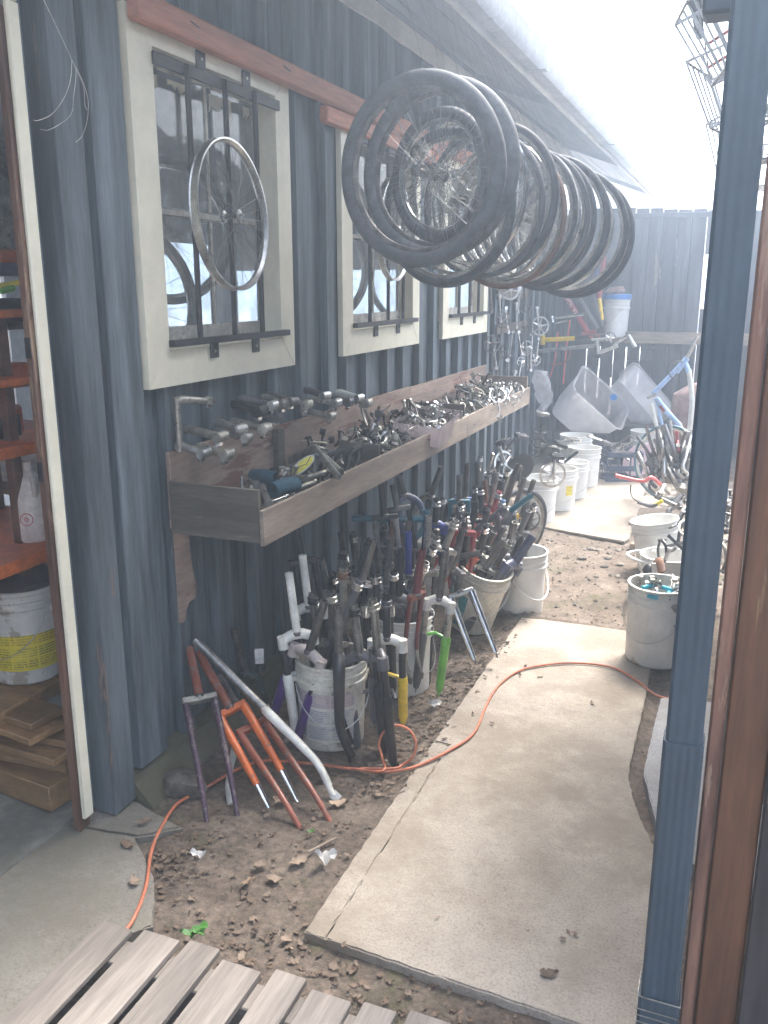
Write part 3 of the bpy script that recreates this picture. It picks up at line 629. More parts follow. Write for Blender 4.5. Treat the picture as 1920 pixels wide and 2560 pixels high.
for y in (2.4, 3.2, 4.0, 4.8): board(shed, 'rafter', 'roofwood', 1.64, 2.155, y, y + 0.05, 3.06, 3.15, 0.004)
board(shed, 'fascia', 'dark', 1.565, 1.597, 2.3, 5.4, 3.08, 3.22, 0.004)
board(shed, 'header_beam', 'downspout', 1.815, 2.5, 1.79, 1.86, 2.265, 2.38, 0.006)

# ---------------------------------------------------------------- downspout
dsp = thing('downspout', 'slate blue square metal downspout beside the brown post', 'downspout', (1.9, 1.74, 0)); dsp.matrix_world = Matrix.Identity(4)
def dsect(w, d, z0, z1, nm, rib=5, off=0.0):
    P = []                                                    # rectangular pipe with ribbed faces
    cx_, cy_ = 1.90, 1.745
    def side(p, q):
        for i in range(rib * 4):
            u = i / (rib * 4); nrm = Vector((q[1] - p[1], p[0] - q[0], 0)).normalized(); amp = 0.0009 * math.cos(u * rib * 2 * math.pi) * (1 if 0.1 < u < 0.9 else 0)
            P.append((p[0] + (q[0] - p[0]) * u + nrm.x * amp, p[1] + (q[1] - p[1]) * u + nrm.y * amp))
    c_ = 0.007; hw, hd = w / 2, d / 2
    pts = [(cx_ - hw + c_, cy_ - hd), (cx_ + hw - c_, cy_ - hd), (cx_ + hw, cy_ - hd + c_), (cx_ + hw, cy_ + hd - c_), (cx_ + hw - c_, cy_ + hd), (cx_ - hw + c_, cy_ + hd), (cx_ - hw, cy_ + hd - c_), (cx_ - hw, cy_ - hd + c_)]
    for i in range(8):
        p, q = pts[i], pts[(i + 1) % 8]
        if i % 2 == 0: side(p, q)
        else: P.append(p)
    n_ = len(P); b = B(); b.add([(x_, y_, z0) for x_, y_ in P] + [(x_ , y_, z1) for x_, y_ in P], [(i, (i + 1) % n_, n_ + (i + 1) % n_, n_ + i) for i in range(n_)] + [tuple(range(n_, 2 * n_)), tuple(reversed(range(n_)))])
    return b.build(nm, 'downspout', dsp)
dsect(0.071, 0.065, 0.88, 2.40, 'pipe', 3); dsect(0.079, 0.073, 0.20, 0.90, 'pipe', 4); dsect(0.088, 0.082, -0.02, 0.27, 'elbow', 4)
for zz in (0.275, 0.242, 0.225, 0.208):
    b = B(); h = 0.0455; b.tube([(1.90 - h, 1.745 - h + 0.003, zz), (1.90 + h, 1.745 - h + 0.003, zz), (1.90 + h, 1.745 + h - 0.003, zz), (1.90 - h, 1.745 + h - 0.003, zz)], 0.0018, 6, closed=True); b.build('seam_ring', 'alloy_dull', dsp)
# ================================================================ THINGS: builders
def bucket(label, c, group, m='bucket', tilt=None, h=0.365, rt=0.15, rb=0.13, ha=0.0, drop=True, name='bucket', plastic_handle=False, lab=None, fill=None):
    """five gallon pail: ribbed body, wire handle on ears, optional printed label"""
    mt = Matrix.Translation(Vector(c)) @ (tilt if tilt is not None else Matrix.Identity(4)) @ Matrix.Rotation(ha, 4, 'Z')
    t = thing(name, label, 'bucket', mt, group)
    def r(z): return rb + (rt - 0.008 - rb) * z / h
    pr = [(0, 0.0), (rb - 0.008, 0.0), (rb, 0.008)]
    for z in (0.12, 0.22): pr.append((r(z * h / 0.365), z * h / 0.365))
    k = h / 0.365; z0 = 0.268 * k
    for (dz_, e) in ((0.0, 0.0), (0.003, 0.008), (0.022, 0.008), (0.025, 0.0), (0.044, 0.0), (0.046, 0.006), (0.053, 0.006), (0.055, 0.0), (0.070, 0.0), (0.072, 0.005), (0.077, 0.005), (0.079, 0.0), (0.088, 0.001), (0.090, 0.008), (0.097, 0.008)):
        z = z0 + dz_ * k; pr.append((r(z) + e, z))
    pr += [(r(h) + 0.002, h), (r(h) - 0.004, h), (r(h) - 0.006, h - 0.01), (rb - 0.006, 0.012), (0, 0.012)]
    B().lathe(pr, 32).build('body', m, t)
    zr = z0 + 0.012 * k; rr = r(zr) + 0.010
    for s in (-1, 1): B().cyl((s * (rr - 0.006), 0, zr), (s * (rr + 0.006), 0, zr), 0.014, 10).build('ear', m, t)
    sg = -1 if drop else 1
    pts = [Vector((rr * math.cos(a), (-0.26 * math.sin(a) * (0.42 if drop else 0.25) - (rr * 0.98 * math.sin(a)) * (1 if drop else 0.2)), zr + sg * 0.17 * math.sin(a))) for a in [math.pi * i / 16 for i in range(17)]]
    if drop:
        pts = [Vector((p.x * 1.01, -math.sqrt(max(0, (rr + 0.006) ** 2 - (p.x * 0.99) ** 2)) if abs(p.x) < rr else 0, p.z)) for p in pts]
    B().tube(pts, 0.0055 if plastic_handle else 0.0019, 6).build('handle', m if plastic_handle else 'wire', t)
    if lab:
        a0, a1, l0, l1, mm = lab; bb = B(); n_ = 14; V = []; F = []; uvs = []
        for i in range(n_ + 1):
            a = a0 + (a1 - a0) * i / n_
            for j in range(5):
                z = l0 + (l1 - l0) * j / 4; q = r(z) + 0.0016; V.append((q * math.cos(a), q * math.sin(a), z)); uvs.append((i / n_, j / 4))
        for i in range(n_):
            for j in range(4): F.append((i * 5 + j, (i + 1) * 5 + j, (i + 1) * 5 + j + 1, i * 5 + j + 1))
        o = bb.add(V, F).build('label_print', mm, t)
        ul = o.data.uv_layers.new(name='UVMap')
        for lp in o.data.loops: ul.data[lp.index].uv = uvs[lp.vertex_index]
    return t

def fork(label, top, crown, kind='rigid', cols=('steel', 'steel', 'steel', 'steel'), xh=(1, 0.3, 0), leg=0.40, group=None, nut=None, rake=1, sp=0.05, sr=0.0165, name='bicycle_fork', lr=0.0145, k=1.0):
    """a bicycle fork: steerer, crown, two legs with dropouts. cols = steerer, crown, leg, lower leg"""
    top, crown = Vector(top), Vector(crown); L = (top - crown).length
    t = thing(name, label, 'bicycle fork', frame(crown, top - crown, xh), group)
    cs, cc, cl, cw_ = cols; cw2 = cw_ if isinstance(cw_, tuple) else (cw_, cw_); cw = cw2[0]
    B().tube([(0, 0, 0.0), (0, 0, L * 0.5), (0, 0, L)], [sr * 1.06, sr, sr], 12, hollow=0.16).build('steerer', cs, t)
    if nut:
        b = B().lathe([(sr, 0), (sr + 0.007, 0.001), (sr + 0.007, 0.008), (sr + 0.003, 0.010), (sr + 0.003, 0.016), (sr + 0.006, 0.018), (sr + 0.006, 0.027), (sr + 0.001, 0.029), (sr + 0.0005, 0.0)], 12, close=True)
        b.xf(Matrix.Translation((0, 0, L - 0.045))); b.build('headset_nut', nut, t)
    B().lathe([(sr + 0.001, -0.004), (sr + 0.006, -0.003), (sr + 0.006, 0.008), (sr + 0.002, 0.012), (sr + 0.001, 0.012)], 14).build('crown_race', 'steel_dark', t)
    if kind == 'susp':
        b = B(); b.tube([(-sp - 0.012, 0, -0.028), (-sp + 0.012, 0, -0.012), (-0.02, 0, 0.0), (0.02, 0, 0.0), (sp - 0.012, 0, -0.012), (sp + 0.012, 0, -0.028)], [v * k for v in (0.017, 0.021, 0.022, 0.022, 0.021, 0.017)], 12, flat=0.82)
        for s in (-1, 1): b.cyl((s * sp, 0, -0.052), (s * sp, 0, -0.001), 0.0215 * k, 12)
        b.build('crown', cc, t)
        ex = 0.13
        for s in (-1, 1):
            cw = cw2[s > 0]
            g = B().cyl((s * sp, 0, -0.05 - ex), (s * sp, 0, -0.04), 0.0150 * k, 12).build('leg', cl, t)
            B().tube([(s * sp, 0, -0.05 - ex + 0.02), (s * sp, 0, -0.05 - ex), (s * sp, 0.0, -0.09 - ex), (s * sp, 0, -leg + 0.03), (s * sp, 0.004, -leg)], [v * k for v in (0.0185, 0.022, 0.0205, 0.019, 0.012)], 12).build('lower', cw, g)
            B().box(s * sp - 0.003, s * sp + 0.003, -0.004, 0.022, -leg - 0.022, -leg + 0.01, 0.001).build('dropout', cw, g)
        b = B().tube([(-sp, 0.022, -0.09 - ex), (-sp + 0.004, 0.035, -0.05 - ex), (0, 0.04, -0.035 - ex), (sp - 0.004, 0.035, -0.05 - ex), (sp, 0.022, -0.09 - ex)], 0.009, 8); b.build('brace', cw, t)
    else:
        if kind == 'uni':                                     # legs bent out of the steerer
            for s in (-1, 1):
                pts = spline([(s * 0.008, 0, 0.0), (s * 0.022, 0, -0.012), (s * 0.042, 0, -0.03), (s * sp, 0, -0.075), (s * sp, 0.0, -0.2), (s * sp, 0.006 * rake, -leg * 0.72), (s * sp, 0.045 * rake, -leg)], 4)
                n_ = len(pts); rs = [lr * 1.15 - (lr * 0.45) * max(0, (i / n_ - 0.4)) / 0.6 for i in range(n_)]
                g = B().tube(pts, rs, 10).build('leg', cl, t)
                B().box(s * sp - 0.003, s * sp + 0.003, 0.035 * rake - 0.01, 0.045 * rake + 0.012, -leg - 0.025, -leg + 0.008, 0.001).build('dropout', cw, g)
                B().cyl((s * sp, 0.006, -0.135), (s * sp, 0.03, -0.135), 0.006, 8).build('brake_boss', 'steel_dark', g)
        else:                                                  # box crown
            b = B().box(-sp - 0.012, sp + 0.012, -0.015, 0.015, -0.018, 0.008, 0.004); b.cyl((0, -0.016, -0.006), (0, -0.022, -0.006), 0.006, 8); b.build('crown', cc, t)
            for s in (-1, 1):
                pts = spline([(s * sp, 0, -0.012), (s * sp, 0, -leg * 0.35), (s * sp, 0.004 * rake, -leg * 0.62), (s * sp, 0.018 * rake, -leg * 0.82), (s * sp, 0.05 * rake, -leg)], 4)
                n_ = len(pts); kk = int(n_ * 0.62); rs = [lr - lr * 0.42 * i / n_ for i in range(n_)]
                g = B().tube(pts[:kk + 1], rs[:kk + 1], 10).build('leg', cl, t); B().tube(pts[kk:], rs[kk:], 10).build('lower', cw, g)
                B().box(s * sp - 0.003, s * sp + 0.003, 0.05 * rake - 0.012, 0.05 * rake + 0.010, -leg - 0.025, -leg + 0.006, 0.001).build('dropout', cw, g)
    return t

def wheel_parts(t, R_, tyre=None, rim='alloy', spokes=28, tr=0.024, hub=True, rw=0.011, disc=False, hubm='alloy', rimcol2=None):
    """wheel in the local xz plane, axle along y"""
    def ring(prof, n=56):
        b = B().lathe(prof, n, close=True); b.xf(Matrix.Rotation(math.pi / 2, 4, 'X')); return b
    rr = R_ - (tr * 1.75 if tyre else 0)
    ring([(rr - 0.016, -0.006), (rr - 0.006, -rw), (rr, -rw), (rr - 0.004, -rw + 0.004), (rr - 0.004, rw - 0.004), (rr, rw), (rr - 0.006, rw), (rr - 0.016, 0.006)]).build('rim', rim, t)
    if tyre:
        pr = [(rr - 0.003 + tr + tr * math.cos(a), tr * 0.98 * math.sin(a)) for a in [2 * math.pi * i / 12 for i in range(12)]]
        tt = ring(pr, 64).build('tyre', tyre, t)
        if tr > 0.05:                                        # knobs
            b = B()
            for i in range(54):
                a = 2 * math.pi * i / 54
                for yy_, rr2 in ((-0.22, 0.985), (0.22, 0.985)):
                    aa = a + (0.04 if yy_ > 0 else 0.0); q = len(b.v)
                    rad = rr - 0.003 + tr + tr * rr2 - 0.001
                    b.box(-0.009, 0.009, -0.008, 0.008, -0.005, 0.0015, 0)
                    b.xf(Matrix.Rotation(-aa + math.pi / 2, 4, 'Y') @ Matrix.Translation((0, yy_ * tr * 1.15, rad)), q)
            b.build('tread', tyre, tt)
    if hub:
        b = B().lathe([(0.006, -0.05), (0.006, -0.036), (0.022, -0.033), (0.022, -0.029), (0.011, -0.026), (0.010, 0.026), (0.022, 0.029), (0.022, 0.033), (0.006, 0.036), (0.006, 0.05)], 14); b.xf(Matrix.Rotation(math.pi / 2, 4, 'X')); b.build('hub', hubm, t)
    if spokes:
        b = B()
        for i in range(spokes):
            a = 2 * math.pi * i / spokes; sd = 1 if i % 2 else -1; off = 0.42 * (1 if (i // 2) % 2 else -1)
            p = Vector((0.020 * math.cos(a + off * 3), sd * 0.031, 0.020 * math.sin(a + off * 3))); q = Vector(((rr - 0.014) * math.cos(a), 0, (rr - 0.014) * math.sin(a)))
            b.tube([p, q], 0.0011, 4, cap=False)
        tag(b.build('spokes', 'spoke', t), kind='stuff')

def crank_mesh(b, L=0.17):
    b.tube([(0, 0, 0), (0, 0, -L * 0.5), (0, 0, -L)], [0.0155, 0.0115, 0.013], 8, flat=0.62)
    b.cyl((0, -0.012, 0), (0, 0.016, 0), 0.016, 10); b.cyl((0, -0.006, -L), (0, 0.010, -L), 0.0135, 10); return b
def chainring(b, r=0.09, teeth=36, inner=0.80, y=0.006):
    V = []; F = []; n_ = teeth * 2
    for i in range(n_):
        a = 2 * math.pi * i / n_; ro = r if i % 2 else r - 0.006
        for (q, yy_) in ((ro, y), (r * inner, y), (r * inner, y + 0.003), (ro, y + 0.003)): V.append((q * math.cos(a), yy_, q * math.sin(a)))
    for i in range(n_):
        j = (i + 1) % n_
        for k in range(4): k2 = (k + 1) % 4; F.append((i * 4 + k, i * 4 + k2, j * 4 + k2, j * 4 + k))
    b.add(V, F); return b
def spider(b, r=0.075, arms=5, y=0.004):
    for i in range(arms):
        a = 2 * math.pi * i / arms + 0.3; b.tube([(0.01 * math.cos(a), y, 0.01 * math.sin(a)), (r * math.cos(a), y + 0.003, r * math.sin(a))], [0.010, 0.006], 6, flat=0.5)
    return b
def crankset(label, mt, group=None, ring=0.09, arms=5, m='alloy', mr='alloy', L=0.17, pedal=None, armang=0.0, solid=False):
    t = thing('crankset', label, 'crankset', mt, group)
    b = crank_mesh(B(), L); b.xf(Matrix.Rotation(armang, 4, 'Y')); b.build('crank_arm', m, t)
    if ring:
        b = chainring(B(), ring, inner=0.82 if not solid else 0.2)
        c = b.build('chainring', mr, t)
        if not solid: spider(B(), ring * 0.84, arms).build('spider', m, c)
    if pedal:
        e = Matrix.Rotation(armang, 4, 'Y') @ Vector((0, 0, -L)); b = B()
        for yy_ in (-0.02, -0.055, -0.09): b.box(e.x - 0.045, e.x + 0.045, e.y + yy_ - 0.011, e.y + yy_ + 0.006, e.z - 0.014, e.z + 0.014, 0.002)
        b.cyl((e.x, e.y, e.z), (e.x, e.y - 0.1, e.z), 0.008, 8); b.build('pedal', pedal, t)
    return t
def stem(label, mt, group=None, m='alloy_dull', ext=0.09, quill=0.13, drop=0.0, mc=None, rise=-0.02, clampr=0.017):
    """handlebar stem: quill down -z, extension along +x, clamp barrel along y"""
    t = thing('handlebar_gooseneck', label, 'handlebar stem', mt, group)
    B().tube([(0, 0, -quill), (0, 0, -0.02), (0, 0, 0.008)], [0.011, 0.011, 0.014], 10, hollow=0.2).build('quill', m, t)
    B().tube([(0.0, 0, -0.004), (0.02, 0, 0.0), (ext - 0.01, 0, rise), (ext, 0, rise)], [0.015, 0.0145, 0.012, 0.012], 10).build('extension', m, t)
    c = B().tube([(ext + 0.008, -0.026, rise), (ext + 0.008, 0.026, rise)], clampr, 14, hollow=0.2).build('clamp', mc or m, t)
    b = B().cyl((ext - 0.002, -0.008, rise - clampr - 0.010), (ext - 0.002, 0.012, rise - clampr - 0.010), 0.006, 8); b.box(ext - 0.008, ext + 0.010, -0.012, 0.012, rise - clampr - 0.012, rise - clampr + 0.004, 0.002); b.build('bolt', 'chrome', c)
    return t
def bent(label, name, cat, pts, r, m, group=None, k=5, ends=True, n=10, extra=None):
    """one bent tube (a handlebar, a cord, a bracket)"""
    b = B().tube(spline(pts, k) if len(pts) > 2 else pts, r, n, hollow=0.18 if ends else 0)
    o = b.build(name, m); tag(o, label, cat, group); return o
# ================================================================ forks leaning on the wall at the near end
GF = 'forks leaning against the wall'
YA = Vector((0, 1, 0))
def lean(label, tp, cr, ground_px, kind, cols, xh, tx=0.07, leg=None, **kw):
    """steerer top rests near the wall (plane x = tx); legs end on the ground at ground_px"""
    top = gx(*tp, tx); foot = gz(*ground_px, 0.02); d = (foot - top)
    # crown: the point of the line top-foot that shows at pixel cr
    best = min((abs((lambda q: q)(px_of(top + d * (i / 200))[1] - cr[1])), i) for i in range(20, 180))[1]
    c = top + d * (best / 200); return fork(label, top, c, kind, cols, xh, leg=(foot - c).length, group=GF, **kw)
def px_of(p):
    d = Vector(p) - CAM; k = PX_F / d.dot(_fw); return 960 + d.dot(_rt) * k, 1280 - d.dot(_up) * k
lean('plum black rigid fork, nearest to the corner post, taped crown', (474, 1620), (500, 1745), (560, 2050), 'box', ('rust', 'alloy_dull', 'plum', 'plum'), (0.75, 0.62, 0), tx=0.05, sp=0.053, lr=0.0145)
lean('bright orange rigid fork with chrome leg tips', (496, 1632), (566, 1772), (712, 2010), 'box', ('rust', 'orange', 'orange', 'chrome'), (0.8, 0.6, 0.1), tx=0.07, sp=0.05, lr=0.0175, sr=0.017)
lean('rust brown rigid fork between the orange and the white fork', (545, 1692), (625, 1815), (800, 2066), 'box', ('steel_dark', 'rust', 'rust', 'rust'), (0.75, 0.65, 0.1), tx=0.12, sp=0.052, lr=0.014, sr=0.0155)
lean('white rigid fork with a long bare steel steerer', (488, 1600), (640, 1775), (855, 1965), 'uni', ('steel', 'white', 'white', 'white'), (0.25, 0.6, -0.8), tx=0.09, sp=0.05, lr=0.0155, sr=0.0165)
fork('dark green rigid fork with brake boss standing in the shade by the wall', gy(585, 1572, 2.93), gy(612, 1682, 2.95), 'uni', ('steel_dark', 'darkgreen', 'darkgreen', 'darkgreen'), (0.9, 0.4, 0), 0.38, GF, sp=0.056)
o = thing('reflector', 'white rectangular reflector on the dark green fork', 'reflector', frame(gy(648, 1640, 2.90), (0, 0, 1), (0.9, 0.45, 0)))
B().box(-0.019, 0.019, -0.006, 0.006, -0.035, 0.032, 0.004).build('lens', 'paper', o); B().cyl((0, 0.004, -0.034), (0, 0.004, -0.09), 0.005, 8).build('bracket', 'steel_dark', o)
tag(B().tube(spline([gz(578, 2010, 0.01), gz(572, 1970, 0.03) + Vector((0, 0, 0.02)), gz(580, 1905, 0.06), gz(590, 1850, 0.14)], 5), 0.022, 10, flat=0.25).build('fender_strip', 'white'), 'white curved mudguard strip standing between the orange fork legs', 'mudguard')
# stone at the foot of the wall
b = B().lathe([(0, 0), (0.07, 0.0), (0.085, 0.03), (0.075, 0.07), (0.03, 0.088), (0, 0.09)], 14).warp(0.02, 9, 3); b.xf(Matrix.Translation(gz(455, 1990, 0.0) + Vector((0, 0.03, -0.01))) @ Matrix.Diagonal((1.0, 0.8, 0.95, 1)))
tag(b.build('stone', 'stone'), 'rounded brown stone at the foot of the wall beside the plum fork', 'stone')

# ================================================================ buckets of forks along the wall
GB = 'buckets of forks along the wall'
b1 = bucket('stained white bucket with blue printed label and a black fork leg in front', (0.52, 2.945, 0.0), GB, 'bucket_old', ha=R(35), lab=(R(-190), R(-60), 0.045, 0.255, 'labelprint'))
b2 = bucket('clean white bucket behind the labelled one, black and maroon forks inside', (0.615, 3.50, 0.0), GB, 'bucket', ha=R(70))
b3 = bucket('tilted off white bucket with teal label beside the chrome fork legs', (0.70, 4.30, 0.04), GB, 'bucket_old', tilt=Matrix.Rotation(R(17), 4, 'Y') @ Matrix.Rotation(R(8), 4, 'X'), ha=R(20), lab=(R(-215), R(-115), 0.03, 0.22, 'labelteal'))
b4 = bucket('white bucket with looped plastic handle at the end of the fork row', (0.90, 4.66, 0.0), GB, 'bucket', ha=R(62), plastic_handle=True)
b4c = bucket('white bucket half hidden behind the fork steerers near the wall', (0.36, 4.05, 0.0), GB, 'bucket', ha=R(50))
bucket('white bucket against the wall, hidden up to its rim by forks', (0.40, 4.70, 0.0), GB, 'bucket', ha=R(10))
bucket('white bucket of forks just before the leaning wheel', (0.62, 5.25, 0.0), GB, 'bucket', ha=R(50))
bucket('white bucket of forks farthest along the wall, under the crank arms', (0.42, 5.60, 0.0), GB, 'bucket', ha=R(90))

G1 = 'forks in the labelled bucket'
S_, D_, K_ = 'steel', 'steel_dark', 'blackplastic'
def fk(label, tp, cr, y, kind, cols, group, y2=None, xh=(0.9, 0.35, 0), **kw):
    return fork(label, gy(*tp, y if y2 is None else y2), gy(*cr, y), kind, cols, xh, group=group, **kw)
fk('white suspension fork with short white steerer, leftmost in the labelled bucket', (722, 1432), (743, 1585), 2.86, 'susp', ('white', 'white', K_, 'white'), G1, xh=(0.85, 0.5, 0), sp=0.06, leg=0.44, sr=0.0165)
fk('taller white suspension fork behind the first white one', (756, 1388), (772, 1518), 3.02, 'susp', ('white', 'white', K_, 'gunmetal'), G1, xh=(0.9, 0.4, 0), sp=0.06, leg=0.42, sr=0.0165)
fk('suspension fork with pinkish crown and purple lower leg', (812, 1502), (772, 1630), 2.83, 'susp', (D_, 'pinkalloy', K_, 'purple'), G1, xh=(0.9, -0.1, 0.42), sp=0.066, leg=0.42)
fk('black rigid fork with one leg hanging outside the labelled bucket', (846, 1520), (847, 1640), 2.80, 'uni', (D_, K_, K_, K_), G1, xh=(-0.43, 0.9, 0), sp=0.05, leg=0.40, lr=0.0215, rake=-1)
fk('suspension fork with bright silver steerer and black headset nuts', (884, 1512), (900, 1640), 2.92, 'susp', (S_, 'gunmetal', K_, 'gunmetal'), G1, nut=K_, xh=(0.9, 0.2, 0), sp=0.058)
fk('black suspension fork with silver stanchion, its leg standing outside the bucket', (932, 1498), (945, 1630), 2.86, 'susp', ('alloy_dull', 'gunmetal', K_, K_), G1, xh=(0.6, -0.7, 0.0), sp=0.055, leg=0.45, nut='alloy_dull')
fk('yellow legged suspension fork with cream crown behind the black fork', (966, 1490), (968, 1598), 2.96, 'susp', (K_, 'white', K_, ('gunmetal', 'yellow')), G1, xh=(0.9, 0.3, -0.12), sp=0.058, leg=0.36, nut='gunmetal')
fk('silver fork with rusty nut standing at the back of the labelled bucket', (857, 1420), (860, 1540), 3.05, 'box', ('alloy_dull', 'alloy_dull', 'alloy_dull', 'alloy_dull'), G1, nut='brown', sr=0.016)
fk('plain steel steerer leaning right above the labelled bucket', (934, 1348), (905, 1455), 3.15, 'box', (S_, 'chrome', D_, D_), G1, sr=0.0155)
fk('thin dark steerer close to the wall beside the white forks', (790, 1395), (780, 1500), 3.2, 'box', (D_, D_, D_, D_), G1)
fk('black cartridge fork standing up under the shelf corner', (742, 1318), (756, 1400), 3.15, 'box', (K_, K_, K_, K_), G1, leg=0.55)
fk('black capped fork with short steerer beside the silver one', (940, 1432), (943, 1510), 3.1, 'susp', (K_, 'chrome', K_, K_), G1, nut='chrome')

G2 = 'forks in the clean white bucket'
fk('dark grey steerer at the left side of the clean white bucket', (978, 1346), (964, 1468), 3.45, 'susp', (D_, 'alloy_dull', K_, K_), G2)
fk('black steerer upright with black arched crown', (1003, 1372), (997, 1495), 3.42, 'susp', (K_, 'gunmetal', K_, 'gunmetal'), G2, xh=(0.95, 0.2, 0), sp=0.062)
fk('blue fork with bare grey steerer end', (1021, 1330), (1022, 1440), 3.62, 'box', ('blue', 'alloy', 'blue', 'blue'), G2, leg=0.3)
fk('maroon rigid fork with slim legs hanging in front of the bucket', (1055, 1376), (1041, 1488), 3.30, 'box', ('maroon', 'rust', 'maroon', 'alloy_dull'), G2, xh=(0.3, 0.9, 0), leg=0.36, lr=0.012, sp=0.04, rake=-1)
fk('long pale steel steerer rising highest from the clean bucket', (1072, 1290), (1062, 1430), 3.68, 'box', (S_, 'alloy_dull', D_, D_), G2)
fk('steel steerer with wide ring nut', (1091, 1340), (1075, 1425), 3.75, 'box', (D_, 'chrome', D_, D_), G2, nut='alloy')
fk('suspension fork with white crown and bright green lower legs', (1114, 1378), (1098, 1500), 3.42, 'susp', (D_, 'white', 'alloy_dull', ('gunmetal', 'green')), G2, xh=(0.9, 0.2, 0.2), leg=0.42, sp=0.052, y2=3.44)
fk('pale steel steerer with chrome headset cup leaning right', (1140, 1300), (1112, 1372), 3.82, 'box', (S_, 'alloy', D_, D_), G2, nut='alloy')
fk('dark grey steerer leaning right behind the green fork', (1157, 1322), (1130, 1425), 3.86, 'susp', (D_, 'gunmetal', K_, K_), G2)
fk('black fork with worn chrome ring deep in the clean bucket', (1000, 1440), (1003, 1520), 3.52, 'susp', (K_, 'alloy_dull', K_, K_), G2, nut='chrome')
fk('short black steerer with brass ring in the clean bucket', (1052, 1455), (1050, 1530), 3.5, 'box', (D_, D_, K_, K_), G2, nut='brown')

G3 = 'forks behind the tilted bucket'
fork('chrome rigid fork leaning out over the path with two bright legs', gy(1112, 1385, 3.95), gy(1150, 1482, 3.88), 'box', (D_, 'alloy', 'chrome', 'chrome'), (0.75, 0.55, 0.25), leg=0.33, group=G3, sp=0.055, lr=0.021, rake=0)
fk('pair of grey fork legs standing in the tilted bucket', (1262, 1350), (1212, 1420), 4.28, 'box', (D_, 'alloy', D_, D_), G3, sr=0.018, leg=0.2)
fk('grey steerer with chrome race in the tilted bucket', (1276, 1352), (1236, 1420), 4.36, 'box', (D_, 'chrome', D_, D_), G3, sr=0.016, nut='alloy_dull', leg=0.2)
fork('large navy grey suspension fork leaning outside the tilted bucket', gy(1332, 1340, 4.36), gy(1284, 1412, 4.32), 'susp', ('navy', 'navy', 'gunmetal', 'gunmetal'), (0.45, 0.85, 0.3), leg=0.44, group=G3, sp=0.07, sr=0.023, k=1.4)
fk('black steerer beside the navy fork', (1306, 1342), (1278, 1396), 4.45, 'susp', (K_, 'gunmetal', K_, K_), G3)
fk('blue fork lying across with its steerer pointing to the path', (1202, 1382), (1140, 1394), 4.05, 'uni', (D_, 'blue', 'blue', 'blue'), G3, leg=0.3, xh=(0, 0.3, 1))
fk('orange steerer low in the tilted bucket', (1192, 1395), (1165, 1425), 4.2, 'box', ('orange', 'orange', 'orange', 'orange'), G3, leg=0.2)
fk('red fork slanting behind the tilted bucket', (1185, 1330), (1150, 1370), 4.3, 'uni', ('rust', 'red', 'red', 'red'), G3, leg=0.3)
fk('black legged fork slanting right over the tilted bucket', (1228, 1312), (1190, 1375), 4.4, 'box', (D_, K_, K_, K_), G3, leg=0.25, sr=0.016)
fk('orange red fork with white band beside the black steerer', (1235, 1330), (1212, 1372), 4.5, 'uni', (D_, 'orange', 'orange', 'orange'), G3, leg=0.25)
fk('dark steerer slanting right in front of the white end bucket', (1262, 1318), (1222, 1385), 4.42, 'box', (D_, 'alloy_dull', D_, D_), G3, leg=0.25)

G4 = 'forks crowded in the far buckets'
fk('steel steerer on a bent grey fork close to the wall', (1104, 1168), (1076, 1240), 4.35, 'uni', (D_, 'alloy_dull', 'alloy_dull', 'alloy_dull'), G4, leg=0.3, sr=0.017, xh=(1, -0.3, 0.3))
fk('blue black fork with arched crown hanging by the shelf bracket', (998, 1190), (1013, 1240), 3.95, 'uni', (K_, 'navy', 'navy', 'navy'), G4, leg=0.33, xh=(0.9, 0.4, 0), sp=0.06)
fk('short dark steerer against the wall under the shelf', (982, 1212), (994, 1270), 3.9, 'box', (D_, D_, K_, K_), G4)
fk('slim black fork close to the wall left of the arched fork', (953, 1205), (962, 1290), 3.75, 'box', (K_, K_, 'steel', 'steel'), G4, leg=0.3)
fk('dark upright steerer, the tallest against the wall', (1168, 1158), (1163, 1246), 4.75, 'box', (D_, 'blue', 'blue', 'blue'), G4, leg=0.3)
fk('dark grey steerer with teal leg near the wall', (1148, 1188), (1148, 1252), 4.6, 'box', (D_, 'teal', 'teal', 'teal'), G4, leg=0.3)
fk('black steerer topped by a chrome nut', (1185, 1214), (1188, 1300), 4.7, 'box', (K_, K_, K_, K_), G4, nut='chrome', leg=0.3)
fk('orange and black fork topped by a wide nut', (1201, 1218), (1204, 1285), 4.85, 'box', (K_, 'orange', 'orange', 'orange'), G4, nut='alloy', leg=0.3)
fk('maroon fork with pale bare steerer', (1243, 1182), (1225, 1265), 5.05, 'box', (S_, 'maroon', 'maroon', 'maroon'), G4, leg=0.3)
fk('scarlet fork with chrome nut in the middle of the crowd', (1249, 1228), (1230, 1290), 4.9, 'box', ('red', 'red', 'red', 'red'), G4, nut='alloy', leg=0.3, sr=0.017)
fk('long black brown steerer leaning right above the crowd', (1296, 1160), (1260, 1272), 5.15, 'box', (D_, K_, K_, K_), G4, leg=0.3)
fk('dark thin steerer beside the leaning wheel', (1335, 1200), (1303, 1290), 5.2, 'box', (D_, 'yellow', K_, K_), G4, leg=0.3)
fk('teal ended fork with long curved black legs lying over the crowd', (1330, 1238), (1272, 1280), 4.75, 'uni', ('teal', 'gunmetal', 'gunmetal', 'gunmetal'), G4, leg=0.34, xh=(0.2, 0.6, 0.8), lr=0.02, sp=0.045, rake=-1)
fk('steel blue fork with scuffed nut near the scarlet one', (1258, 1250), (1242, 1300), 4.8, 'box', ('skyblue', 'alloy_dull', 'skyblue', 'skyblue'), G4, nut='alloy', leg=0.3)
